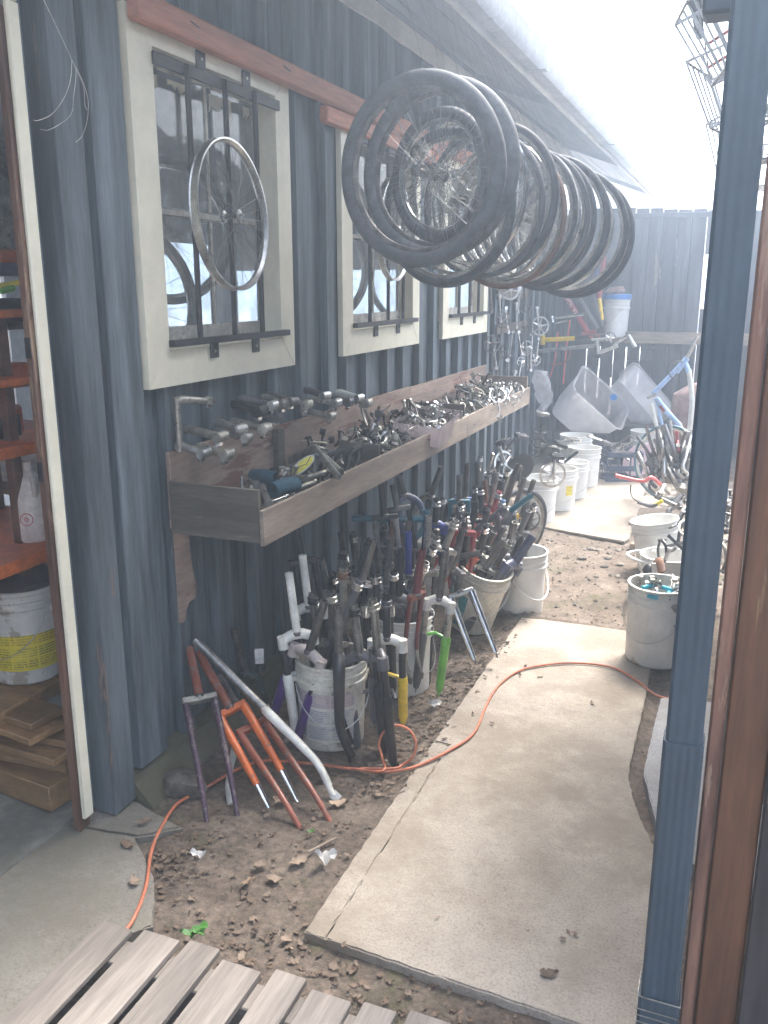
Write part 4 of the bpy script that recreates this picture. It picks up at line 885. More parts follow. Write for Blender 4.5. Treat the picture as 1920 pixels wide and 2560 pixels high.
fk('worn chrome ring on a black steerer behind the pale steerer', (1152, 1256), (1145, 1310), 4.15, 'susp', (K_, 'alloy', K_, K_), G4, nut='chrome', leg=0.3)
fk('steerer with two stacked chrome nuts', (1164, 1282), (1160, 1330), 4.1, 'box', (D_, 'red', 'red', 'red'), G4, nut='chrome', leg=0.3)
fk('black fork with grey cap beside the stacked nuts', (1092, 1245), (1088, 1310), 4.1, 'susp', (K_, 'blue', K_, K_), G4, nut='alloy', leg=0.3)
fk('grey steerer between the blue fork and the wall', (1022, 1300), (1012, 1370), 3.9, 'box', (D_, D_, D_, D_), G4, leg=0.3)
fk('rusty brown steerer leaning over the clean bucket', (985, 1302), (975, 1372), 3.8, 'box', ('brown', D_, D_, D_), G4, leg=0.3)
# more dark steerers filling the fork buckets
PAL = ((D_, D_, K_, K_), (K_, 'gunmetal', K_, K_), (S_, 'alloy_dull', D_, D_), ('gunmetal', 'gunmetal', K_, 'gunmetal'), (D_, 'alloy', K_, K_), ('brown', D_, D_, D_), (D_, 'navy', 'navy', 'navy'), (K_, 'alloy_dull', D_, D_))
ORD = 'first second third fourth fifth sixth seventh'.split()
for (cx_, cy_, n_, nm) in ((0.52, 2.96, 3, 'labelled bucket'), (0.60, 3.52, 7, 'clean white bucket'), (0.36, 4.05, 7, 'bucket against the wall'), (0.70, 4.32, 7, 'tilted bucket'), (0.42, 4.70, 7, 'wall bucket behind the tilted one'), (0.62, 5.22, 7, 'bucket before the leaning wheel'), (0.44, 5.60, 7, 'last fork bucket'), (0.84, 4.72, 6, 'white end bucket'), (0.24, 3.9, 6, 'gap between wall and buckets'), (0.30, 3.45, 5, 'corner under the trough')):
    for i in range(n_):
        a = 2 * math.pi * (i + random.random() * 0.6) / n_; r_ = random.uniform(0.03, 0.10); c = Vector((cx_ + r_ * math.cos(a), cy_ + r_ * math.sin(a), random.uniform(0.38, 0.47)))
        tl = Vector((math.cos(a) * 0.22 + random.uniform(-0.05, 0.25), math.sin(a) * 0.2 + random.uniform(-0.1, 0.1), 1)).normalized() * random.uniform(0.13, 0.24)
        p = random.choice(PAL); tn = {D_: 'dark steel', K_: 'black', S_: 'pale steel', 'gunmetal': 'gunmetal grey', 'brown': 'rusty'}[p[0]]
        fork('%s plain fork in the %s, %s steerer' % (ORD[i], nm, tn), c + tl, c, random.choice(('susp', 'box', 'box')), p, (math.cos(a + 1.5), math.sin(a + 1.5), 0), leg=0.33, group='plain forks at the back of the fork buckets', nut=random.choice((None, None, 'alloy', K_, 'chrome')))
# teal frame tube lying across the fork buckets
t = thing('frame_tube', 'teal bicycle frame tube lying level under the shelf', 'frame tube'); 
a, b_ = gy(880, 1296, 3.85), gy(1060, 1298, 3.95)
B().tube([a, b_], 0.017, 12, hollow=0.15).build('top_tube', 'teal', t); B().tube([b_ + Vector((0.012, 0, 0.05)), b_ + Vector((0.012, 0, -0.09))], 0.02, 12, hollow=0.15).build('head_tube', 'teal', t)
B().tube([b_ + Vector((0, 0, -0.05)), a + Vector((0.05, 0.1, -0.4))], 0.017, 12).build('down_tube', 'teal', t)
# leaning wheel and small chainwheel by the far fork bucket
t = thing('bicycle_wheelset', 'black tyred wheel leaning among the far fork buckets', 'bicycle wheel', frame(gy(1275, 1330, 5.45), (0.2, -0.15, 1), (0.55, 0.8, 0)))
wheel_parts(t, 0.315, 'rubber', 'alloy_dull', 28, 0.016)
crankset('dark chainring leaning beside the black tyred wheel', frame(gy(1325, 1300, 5.35), (0.1, 0, 1), (0.8, 0.5, 0)), None, 0.075, m=D_, mr=D_, L=0.15)

# ================================================================ white buckets of cranks at the far left
GC = 'buckets of cranks by the far wall'
bucket('white bucket with the round silver chainring hanging on its rim', (0.58, 6.62, 0.0), GC, ha=R(20)); 
bucket('white bucket with small yellow label behind the silver chainring', (0.66, 7.05, 0.0), GC, ha=R(20), lab=(R(-75), R(-48), 0.16, 0.24, 'labelyprint'))
bucket('slim white bucket with black rod between two wider ones', (0.70, 7.5, 0.0), GC, ha=R(20), rt=0.13, rb=0.115, h=0.34)
bucket('large white bucket with yellow label on the plywood sheet', (0.70, 8.02, 0.0), GC, ha=R(-60), rt=0.155, rb=0.135, h=0.38, lab=(R(-60), R(-30), 0.06, 0.25, 'labelyellow'))
bucket('open white bucket behind the large one, below the grey tub', (0.55, 8.45, 0.0), GC, ha=R(-60), rt=0.16, rb=0.14, h=0.42)
bucket('white bucket with wide bands behind the crate', (1.16, 8.95, 0.0), GC, ha=R(-60), rt=0.16, rb=0.14, h=0.42)
GCK = 'cranks heaped in the far buckets'
def ck(label, c, y, zd, xh, **kw): return crankset(label, frame(gy(*c, y), zd, xh), GCK, **kw)
ck('large silver chainring with slotted face hanging in front of a bucket', (1382, 1188), 6.5, (0.1, -0.1, 1), (0.9, 0.42, 0), ring=0.105, arms=8, m='alloy', mr='alloy', L=0.17, armang=math.pi, pedal='blackplastic')
ck('silver double chainring leaning against the wall under the shelf', (1262, 1160), 6.1, (-0.35, -0.2, 1), (0.5, 0.85, 0.2), ring=0.10, m='alloy', mr='alloy', L=0.17, armang=math.pi * 1.02, pedal='blackplastic')
ck('dark solid chain guard disc among the cranks', (1302, 1170), 6.2, (0.1, -0.2, 1), (0.75, 0.65, 0), ring=0.11, m=D_, mr=K_, solid=True, L=0.15)
ck('bare silver crank arm pointing up left above the forks', (1222, 1180), 5.6, (-0.2, 0.1, -0.3), (0.6, 0.6, 0), ring=0.05, m='chrome', mr=D_, L=0.17, armang=math.pi * 0.12)
ck('crank with dark platform pedal just under the shelf end', (1262, 1130), 6.35, (0.2, 0, 1), (0.8, 0.5, 0), ring=0.06, m='alloy_dull', mr=D_, armang=math.pi * 1.15, pedal='gunmetal')
ck('crank with grey cage pedal standing up highest', (1352, 1085), 6.9, (0.1, 0, 1), (0.8, 0.4, 0), ring=0.07, m=D_, mr=D_, armang=math.pi * 0.96, pedal='steel')
ck('black crank with chrome bolt in the bucket by the wall', (1345, 1120), 6.7, (0.4, 0, 1), (0.8, 0.4, 0), ring=0.08, m=K_, mr=K_, armang=math.pi * 1.3, pedal='blackplastic')
ck('silver crank hooked over the slim bucket rim', (1402, 1120), 7.3, (0.2, 0, 1), (0.95, 0.3, 0), ring=0, m='alloy', armang=math.pi * 0.5, pedal='blackplastic')
ck('flat dark chainring lying on the large bucket', (1432, 1100), 7.95, (0.1, 0.9, 0.3), (1, 0.1, 0), ring=0.08, m=D_, mr=D_, armang=0.9)
ck('crank and orange reflector pedal on the large bucket', (1470, 1090), 7.95, (0.3, 0.1, 1), (0.9, 0.2, 0), ring=0, m='alloy', armang=math.pi * 1.5, pedal='gunmetal')
ck('dark chainring against the crate side', (1500, 1180), 8.1, (0.2, 0.1, 1), (0.3, 0.9, 0.1), ring=0.09, m=D_, mr=D_, armang=0.4)
bent('short black rod sticking out of the slim bucket', 'rod', 'rod', [gy(1412, 1155, 7.4), gy(1444, 1130, 7.35)], 0.012, K_, k=1)
# black crate with parts
t = thing('milk_crate', 'dark navy plastic crate of parts behind the large bucket', 'crate', frame((0.98, 8.42, 0.0), (0, 0, 1), (0.92, 0.38, 0)))
for z0 in (0.0, 0.13, 0.26):
    for (x0, x1, y0, y1) in ((-0.17, 0.17, -0.17, -0.16), (-0.17, 0.17, 0.16, 0.17), (-0.17, -0.16, -0.158, 0.158), (0.16, 0.17, -0.158, 0.158)): board(t, 'rail', 'crate', x0, x1, y0, y1, z0, z0 + 0.05, 0.002)
for sx in (-0.168, -0.06, 0.05, 0.155):
    for sy in (-0.159, 0.145): board(t, 'slat', 'crate', sx, sx + 0.013, sy, sy + 0.012, 0.051, 0.255, 0.001)
for sy in (-0.06, 0.05):
    for sx in (-0.159, 0.147): board(t, 'slat', 'crate', sx, sx + 0.012, sy, sy + 0.013, 0.051, 0.255, 0.001)
board(t, 'base', 'crate', -0.159, 0.159, -0.159, 0.159, 0.004, 0.012, 0)
for i in range(7):
    crankset(['first', 'second', 'third', 'fourth', 'fifth', 'sixth', 'seventh'][i] + ' worn dark crank piled in the navy crate, counted from the near corner', Matrix.Translation((0.98 + random.uniform(-0.1, 0.1), 8.32 + 0.033 * i, 0.28 + random.uniform(0, 0.07))) @ Matrix.Rotation(random.uniform(0, 6), 4, 'Z') @ Matrix.Rotation(random.uniform(0.4, 2.4), 4, 'X'), 'cranks in the navy crate', random.choice((0, 0.06, 0.08)), m=D_, mr=D_, L=0.16)
# ================================================================ the long wooden trough of small parts
tr_ = thing('parts_trough', 'long plywood trough on the wall holding stems and brake parts', 'wall shelf')
TY0, TY1 = 2.557, 6.72
board(tr_, 'back_board', 'ply_pink', 0.050, 0.067, 2.575, 3.34, 0.94, 1.225, 0.002, 0.002); board(tr_, 'back_board', 'ply_pink', 0.050, 0.067, 3.343, 5.08, 0.94, 1.205, 0.002, 0.002)
board(tr_, 'back_board', 'ply_pink', 0.050, 0.067, 5.083, 6.86, 0.94, 1.20, 0.002, 0.002); board(tr_, 'ledge', 'ply_pink', 0.069, 0.085, 4.55, 6.6, 1.08, 1.15, 0.002, 0.001)
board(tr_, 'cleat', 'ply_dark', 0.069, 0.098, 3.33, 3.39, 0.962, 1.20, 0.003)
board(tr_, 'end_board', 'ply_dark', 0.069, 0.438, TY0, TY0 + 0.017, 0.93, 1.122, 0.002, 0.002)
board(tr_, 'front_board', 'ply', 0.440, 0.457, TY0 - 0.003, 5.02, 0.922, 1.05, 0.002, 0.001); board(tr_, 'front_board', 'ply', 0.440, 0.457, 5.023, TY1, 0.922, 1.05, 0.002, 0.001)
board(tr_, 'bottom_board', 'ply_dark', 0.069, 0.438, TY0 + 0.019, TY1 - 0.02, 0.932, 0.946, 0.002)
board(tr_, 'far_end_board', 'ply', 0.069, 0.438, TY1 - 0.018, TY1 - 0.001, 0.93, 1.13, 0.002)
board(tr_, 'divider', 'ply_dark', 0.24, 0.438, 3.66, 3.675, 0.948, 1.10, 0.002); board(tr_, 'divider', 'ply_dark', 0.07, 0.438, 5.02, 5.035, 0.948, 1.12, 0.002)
def bracket(y):
    prof = [(0.045, 0.92), (0.13, 0.92), (0.135, 0.80), (0.15, 0.72), (0.165, 0.68), (0.15, 0.63), (0.11, 0.625), (0.085, 0.60), (0.07, 0.555), (0.045, 0.56)]
    n_ = len(prof); b = B().add([(x, y, z) for x, z in prof] + [(x, y + 0.018, z) for x, z in prof], [tuple(reversed(range(n_))), tuple(range(n_, 2 * n_))] + [(i, (i + 1) % n_, n_ + (i + 1) % n_, n_ + i) for i in range(n_)])
    b.v = [(0.045 + (y_ - y if False else 0) + (x - 0.045) * 0.14, y_ + (x - 0.045) * 0.75, z) for x, y_, z in b.v]; return b.build('bracket', 'ply_pink', tr_)
bracket(2.60)
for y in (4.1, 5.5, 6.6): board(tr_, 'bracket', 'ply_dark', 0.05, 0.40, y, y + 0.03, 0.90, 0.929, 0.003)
# stems pushed into the edge of the back board
GS = 'stems along the back of the trough'
names = ['polished', 'satin', 'dull', 'scratched', 'dark', 'short', 'long', 'bright']
SL = [((503, 1125), 'alloy', 'silver stem nearest to the end board, pointing down'), ((560, 1130), 'alloy_dull', 'silver stem with lit clamp just right of the nearest one'), ((545, 1086), 'alloy_dull', 'wide barrel stem above the two nearest stems'),
      ((592, 1068), 'alloy', 'silver stem fourth from the end board, upper row'), ((612, 1088), 'alloy', 'stem with bright lower clamp under the upper row'), ((656, 1066), 'alloy_dull', 'stem at the right end of the near cluster'),
      ((690, 1040), 'gunmetal', 'long dark grey stem sloping right over the board'), ((645, 1022), 'blackplastic', 'short black stem behind the dark grey one'), ((676, 1008), 'gunmetal', 'black stem with grey face plate, middle of the wall row'),
      ((704, 1004), 'alloy_dull', 'dull stem with open clamp beside the cleat'), ((726, 998), 'steel_dark', 'dark stem with hooked tip right of the open clamp'), ((762, 1006), 'alloy_dull', 'dull stem facing the viewer above the brake hoods'),
      ((808, 984), 'gunmetal', 'round grey stem standing highest on the board'), ((836, 1003), 'alloy', 'bright stem with two bolts above the blue packet'), ((822, 1036), 'alloy_dull', 'grey stem hanging low over the brake hoods'),
      ((868, 1000), 'gunmetal', 'dark stem next to the white one'), ((893, 990), 'white', 'white stem lying on the board edge'), ((914, 1003), 'alloy_dull', 'round clamp stem at the far end of the row')]
for i, (p, m, lb) in enumerate(SL):
    e = 0.10 + 0.02 * (i % 3); c = gx(*p, 0.067 + e); 
    base = Vector((0.072, c.y - 0.01 + random.uniform(-0.02, 0.02), max(1.215, c.z + 0.015)))
    d = (c - base); yaw = math.atan2(d.y, d.x); pit = math.atan2(-d.z, math.hypot(d.x, d.y))
    stem(lb, Matrix.Translation(base) @ Matrix.Rotation(yaw, 4, 'Z') @ Matrix.Rotation(pit, 4, 'Y') @ Matrix.Diagonal((1, 1.2, 1.2, 1)), GS, m, e, 0.02, mc=m if i % 4 else 'alloy', rise=-0.006, clampr=0.0165 + 0.003 * (i % 2))
b0 = gx(442, 1000, 0.09)
stem('tall dull stem standing upright at the near end of the trough', Matrix.Translation(b0) @ Matrix.Rotation(R(55), 4, 'Z'), GS, 'alloy_dull', 0.115, b0.z - 1.225, rise=-0.01, clampr=0.013)
# inside the near compartment
for (a, c, lb) in (((632, 1190), (690, 1198), 'teal cloth tube at the back of the near compartment'), ((682, 1226), (740, 1210), 'teal cloth tube in front, over the silver bolts')):
    p, q = gz(*a, 1.045), gz(*c, 1.045); d = (q - p)
    tag(B().tube([p, p + d * 0.5 + Vector((0, 0, 0.004)), q], [0.030, 0.032, 0.031], 16, hollow=0.12).build('handlebar_pad', 'tealcloth'), lb, 'pad')
t = thing('welded_gooseneck', 'large bent steel stem with a yellow oval sticker', 'handlebar stem')
pA, pB, pC = gz(724, 1150, 1.03), gz(785, 1122, 1.11), gz(850, 1182, 1.06)
B().tube(spline([pA, pA.lerp(pB, 0.8), pB, pB.lerp(pC, 0.2), pC], 4), 0.019, 12, hollow=0.15).build('tube', 'alloy_dull', t); B().tube([pB + Vector((0.03, -0.03, 0.0)), pC + Vector((0.03, -0.08, 0.0))], 0.014, 10, hollow=0.2).build('arm', 'alloy', t)
pl0 = gz(735, 1175, 1.045); 
fr0 = frame(gz(757, 1163, 1.075), (CAM - gz(757, 1163, 1.075)), (gz(785, 1140, 1.08) - gz(730, 1185, 1.08)))
b = B().add([fr0 @ Vector((0.062 * math.cos(a), 0.024 * math.sin(a), 0)) for a in [2 * math.pi * i / 24 for i in range(24)]] + [fr0 @ Vector((0.062 * math.cos(a), 0.024 * math.sin(a), -0.012)) for a in [2 * math.pi * i / 24 for i in range(24)]], [tuple(range(24))] + [(i, (i + 1) % 24, 24 + (i + 1) % 24, 24 + i) for i in range(24)])
pt = b.build('plate', 'alloy_dull', t)
b = B().add([fr0 @ Vector((0.056 * math.cos(a), 0.019 * math.sin(a), 0.0015)) for a in [2 * math.pi * i / 24 for i in range(24)]], [tuple(range(24))]); st = b.build('sticker', 'labelyellow', pt)
B().tube([fr0 @ Vector((-0.05, -0.008, 0.002)), fr0 @ Vector((-0.015, 0.006, 0.002)), fr0 @ Vector((0.015, -0.006, 0.002)), fr0 @ Vector((0.05, 0.008, 0.002))], 0.0016, 4).build('sticker_stroke', 'print', pt)
for i, (a, c, m, lb) in enumerate((((655, 1215), (672, 1258), 'alloy', 'silver quill bolt lying by the end board'), ((660, 1262), (712, 1243), 'chrome', 'long bright bolt across the near compartment'), ((742, 1222), (783, 1208), 'alloy_dull', 'dull clamp tube near the front board'),
                                   ((790, 1160), (840, 1185), 'gunmetal', 'dark tube lying under the sticker stem'), ((720, 1190), (760, 1196), 'alloy_dull', 'grey tube leaning to the back board'), ((760, 1196), (815, 1180), 'alloy_dull', 'grey tube in front of the brake hoods'), ((612, 1200), (640, 1210), 'steel', 'short steel tube behind the teal pads'))):
    p, q = gz(*a, 1.02), gz(*c, 1.025); o = B().tube([p, q], 0.013 if i != 1 else 0.007, 10, hollow=0.2); q_ = (q - p).normalized(); o.tube([q, q + q_ * 0.012], 0.017 if i != 1 else 0.011, 10); tag(o.build('loose_tube', m), lb, 'tube', 'loose tubes in the trough')
GH = 'brake hoods standing in the trough'
for i in range(6):
    p = gx(752 + i * 23, 1128 + (i % 2) * 4, 0.24 + 0.01 * i); p.z = 0.955; hgt = 0.165 - 0.004 * i
    t = thing('brake_lever', ['first', 'second', 'third', 'fourth', 'fifth', 'last'][i] + ' dull brake lever hood counted from the yellow sticker', 'brake lever', frame(p, (0.15, -0.12, 1), (0.8, 0.5, 0)), GH)
    B().tube(spline([(0, 0, 0), (0.01, 0, 0.05), (0.012, 0, 0.10), (0.03, 0, hgt - 0.02), (0.06, 0, hgt)], 4), [0.014, 0.015, 0.016, 0.017, 0.018, 0.018, 0.018, 0.018, 0.018, 0.018, 0.018, 0.018, 0.018, 0.018, 0.017, 0.014, 0.010], 10, flat=0.75).build('hood', random.choice(('alloy_dull', 'gunmetal')), t)
    B().tube(spline([(0.045, 0, hgt - 0.02), (0.05, 0, 0.09), (0.035, 0, 0.04), (0.045, 0, 0.0)], 4), 0.0065, 8).build('lever_blade', 'alloy', t)

# small brake parts: four kinds of piece, heaped
def small_kinds():
    b = B().tube(spline([(-0.03, 0, -0.04), (-0.045, 0, -0.005), (-0.03, 0, 0.03), (0, 0.004, 0.045), (0.03, 0, 0.03), (0.042, 0, -0.005), (0.028, 0, -0.042)], 3), 0.0065, 6, flat=0.7); b.cyl((0, -0.012, 0.045), (0, 0.02, 0.045), 0.006, 6); b.box(-0.042, -0.018, -0.008, 0.008, -0.05, -0.038, 0.002); b.box(0.018, 0.042, -0.008, 0.008, -0.05, -0.038, 0.002); k1 = b
    b = B().tube(spline([(0, 0, 0.05), (0.004, 0, 0.0), (0.018, 0, -0.05), (0.02, 0, -0.085)], 4), [0.009, 0.009, 0.008, 0.008, 0.007, 0.007, 0.007, 0.006, 0.006, 0.006, 0.006, 0.006, 0.007], 6, flat=0.6); b.cyl((-0.012, -0.012, 0.05), (-0.012, 0.014, 0.05), 0.015, 10); k2 = b
    b = B().tube([(0, -0.03, 0), (0, 0.045, 0)], 0.0055, 6); b.cyl((0, -0.036, 0), (0, -0.03, 0), 0.010, 6); b.cyl((0, 0.02, 0), (0, 0.034, 0), 0.012, 8); k3 = b
    b = B().tube(arc((0, 0, 0), 0.020, 0, 5.2, 12), 0.005, 6, flat=1.6); b.box(0.012, 0.03, -0.008, 0.008, -0.02, -0.008, 0.002); k4 = b
    return [k.mesh(nm) for k, nm in ((k1, 'brake_caliper'), (k2, 'brake_lever'), (k3, 'axle_bolt'), (k4, 'clamp_band'))]
KIND = small_kinds()
KM = {}
for me, nm in zip(KIND, ('brake_caliper', 'brake_lever', 'axle_bolt', 'clamp_band')):
    for m in ('alloy', 'alloy_dull', 'steel_dark', 'blackplastic', 'chrome'):
        c = me.copy(); c.materials.append(M[m]); KM[(nm, m)] = c
CATS = {'brake_caliper': 'brake caliper', 'brake_lever': 'brake lever', 'axle_bolt': 'bolt', 'clamp_band': 'clamp'}
TONE = {'alloy': 'pale silver', 'alloy_dull': 'dull grey', 'steel_dark': 'dark steel', 'blackplastic': 'black', 'chrome': 'shiny chrome'}
def heap(where, group, n, fn, kinds=('brake_caliper', 'brake_lever', 'axle_bolt', 'clamp_band'), mats=('alloy', 'alloy_dull', 'alloy_dull', 'steel_dark', 'blackplastic'), s=(0.85, 1.25)):
    """a heap of single pieces; each label says its tone, its kind and where in the heap it lies"""
    P = [fn() for i in range(n)]; lo = [min(p[a] for p in P) for a in range(3)]; hi = [max(p[a] for p in P) for a in range(3)]
    seen = set()
    for p in P:
        u = [(p[a] - lo[a]) / max(1e-6, hi[a] - lo[a]) for a in range(3)]
        along = ('near end', 'near middle', 'far middle', 'far end')[min(3, int(u[1] * 4))]; side = ('wall side', 'path side')[u[0] > 0.5]; lay = ('low', 'mid height', 'on top')[min(2, int(u[2] * 3))]
        for q in range(60):
            k = random.choice(kinds); m = random.choice(mats if q < 12 else list(TONE)); lb = '%s %s %s, %s, %s, %s' % (TONE[m], k.replace('_', ' '), where, along, side, lay)
            if lb not in seen: break
        seen.add(lb); o = put(k, KM[(k, m)]); f = random.uniform(*s)
        o.matrix_world = Matrix.Translation(p) @ Matrix.Rotation(random.uniform(0, 6.3), 4, 'Z') @ Matrix.Rotation(random.uniform(0, 6.3), 4, 'X') @ Matrix.Diagonal((f, f, f, 1))
        tag(o, lb, CATS[k], group)
def in_box(x0, x1, y0, y1, z0, hump):
    def fn():
        u, v = random.random(), random.random(); return Vector((x0 + (x1 - x0) * u, y0 + (y1 - y0) * v, z0 + random.random() * hump * (0.35 + 0.65 * math.sin(math.pi * u) * math.sin(math.pi * v) ** 0.5)))
    return fn
heap('in far compartment heap', 'brake parts heaped in the far compartment', 150, in_box(0.10, 0.42, 5.10, 6.64, 0.985, 0.19))
heap('hooked over the front board', 'brake parts hooked over the trough front', 16, lambda: Vector((random.uniform(0.42, 0.475), random.uniform(5.55, 6.15), random.uniform(0.98, 1.10))), ('brake_caliper', 'brake_lever'), ('alloy', 'alloy', 'chrome'))
heap('on the white tray', 'brake parts on the middle tray', 70, in_box(0.16, 0.42, 3.70, 4.30, 0.99, 0.14))
heap('behind the pink bin', 'brake parts behind the pink bin', 60, in_box(0.09, 0.26, 3.5, 5.0, 1.0, 0.17), mats=('steel_dark', 'blackplastic', 'alloy_dull'))
heap('in the pink bin', 'brake parts in the pink bin', 46, in_box(0.22, 0.42, 4.38, 4.95, 1.02, 0.11), mats=('alloy_dull', 'steel_dark', 'chrome', 'alloy'))
heap('in the near compartment', 'brake parts in the near compartment', 30, in_box(0.10, 0.42, 2.75, 3.55, 0.97, 0.08))
t = thing('plastic_bin', 'clear pinkish plastic bin resting on the trough front board', 'plastic bin', frame((0.335, 4.65, 0.99), (0.10, 0, 1), (0.985, 0.12, 0)))
for nm, bx in (('front_panel', (0.125, 0.13, -0.33, 0.33, 0, 0.105)), ('rear_panel', (-0.13, -0.125, -0.33, 0.33, 0, 0.105)), ('side_panel', (-0.124, 0.124, -0.33, -0.325, 0, 0.105)), ('side_panel', (-0.124, 0.124, 0.325, 0.33, 0, 0.105)), ('floor_panel', (-0.124, 0.124, -0.324, 0.324, 0.0, 0.005))):
    B().box(*bx).build(nm, 'pinkbin', t)
board(t, 'label_card', 'paper', 0.1312, 0.1325, 0.24, 0.322, 0.01, 0.098, 0)
tag(B().box(-0.05, 0.05, -0.07, 0.07, 0, 0.03, 0.006).xf(frame(gz(925, 1038, 1.09), (0.3, -0.2, 1), (0.9, 0.4, 0))).build('blue_packet', 'bluelid'), 'small blue packet lying on the brake parts', 'packet')
t = thing('parts_tray', 'shallow white tray under the dull brake parts', 'tray', (0.31, 3.97, 0.948))
B().box(-0.12, 0.125, -0.26, 0.24, 0.0, 0.006, 0.002).build('base', 'bucket', t)
for q in ((-0.12, -0.114, -0.26, 0.24), (0.119, 0.125, -0.26, 0.24), (-0.113, 0.118, -0.26, -0.254), (-0.113, 0.118, 0.234, 0.24)): B().box(*q, 0.0065, 0.03, 0.001).build('lip', 'bucket', t)

# ================================================================ cranks hung on the wall past the third window
GW = 'cranks hung on the wall'
rk = thing('crank_rack', 'dark board with nails on the wall behind the hanging cranks', 'rack'); board(rk, 'backing_board', 'ply_dark', 0.052, 0.07, 7.15, 8.25, 1.42, 1.50, 0.003); board(rk, 'backing_board', 'ply_dark', 0.052, 0.07, 7.15, 8.25, 1.70, 1.78, 0.003)
CR = [(1228, 780, 0, 'D'), (1232, 860, .075, 'D'), (1248, 740, 0, 'A'), (1252, 880, .06, 'D'), (1276, 725, .085, 'A'), (1282, 830, 0, 'C'), (1291, 760, 0, 'A'), (1296, 830, 0, 'C'), (1312, 760, .08, 'D'), (1318, 870, .07, 'A'), (1325, 770, 0, 'D'), (1330, 835, 0, 'C'), (1338, 900, .06, 'C'), (1351, 815, .095, 'A'), (1268, 900, 0, 'C'), (1304, 905, .05, 'C'), (1240, 920, 0, 'A'), (1258, 800, .07, 'D'), (1312, 820, .06, 'D'), (1288, 930, 0, 'A'), (1326, 925, 0, 'C'), (1342, 770, 0, 'A'), (1264, 770, 0, 'C'), (1300, 720, 0, 'A')]
words_ = 'first second third fourth fifth sixth seventh eighth ninth tenth eleventh twelfth thirteenth fourteenth fifteenth sixteenth seventeenth eighteenth nineteenth twentieth twentyfirst twentysecond twentythird twentyfourth'.split()
rank = {i: words_[k] for k, i in enumerate(sorted(range(len(CR)), key=lambda q: CR[q][0]))}
for i, (px, py, rg, mm) in enumerate(CR):
    p = gx(px, py, 0.10 + 0.02 * (i % 3)); m = {'D': 'steel_dark', 'A': 'alloy', 'C': 'chrome'}[mm]
    where = ['by the third window', 'mid wall display', 'far in the wall display'][min(2, (px - 1220) // 45)]
    lb = ('%s crank with %s chainring %s' if rg else '%s bare crank arm %s%s') % (({'D': 'dark', 'A': 'silver', 'C': 'bright'}[mm]), *((['small toothed', 'wide toothed'][rg > 0.078], where) if rg else (where, ['', ', upper row'][py < 800])))
    lb += ', %s from window' % rank[i]
    crankset(lb, Matrix.Translation(p) @ Matrix.Rotation(R(48 + random.uniform(-25, 22)), 4, 'Z') @ Matrix.Rotation(R(random.uniform(-14, 14)) + (math.pi if i % 4 == 0 else 0), 4, 'Y'), GW, rg, m=m, mr=m, L=0.20, armang=0)
# clear bag hanging at the trough end
b = B().tube(spline([gx(1345, 925, 0.16), gx(1356, 960, 0.18), gx(1364, 1005, 0.19), gx(1352, 1030, 0.18)], 4), [0.02, 0.06, 0.075, 0.08, 0.085, 0.08, 0.08, 0.075, 0.06, 0.05, 0.05, 0.045, 0.02], 14).warp(0.035, 14, 2)
tag(b.build('plastic_bag', 'bag'), 'crumpled clear plastic bag hanging at the far end of the trough', 'plastic bag')
# ================================================================ timber rail over the windows
t = thing('timber_rail', 'salmon painted timber rail fixed across the wall above the windows', 'timber rail')
board(t, 'beam', 'salmon', 0.082, 0.135, 2.475, 6.3, 2.60, 2.685, 0.008, 0.002); board(t, 'lower_block', 'salmon', 0.066, 0.112, 3.86, 5.6, 2.525, 2.598, 0.006, 0.002)
for y in (2.75, 3.4): B().tube([(0.133, y, 2.66), (0.155, y + 0.02, 2.64)], 0.0022, 5).build('nail', 'iron', t)

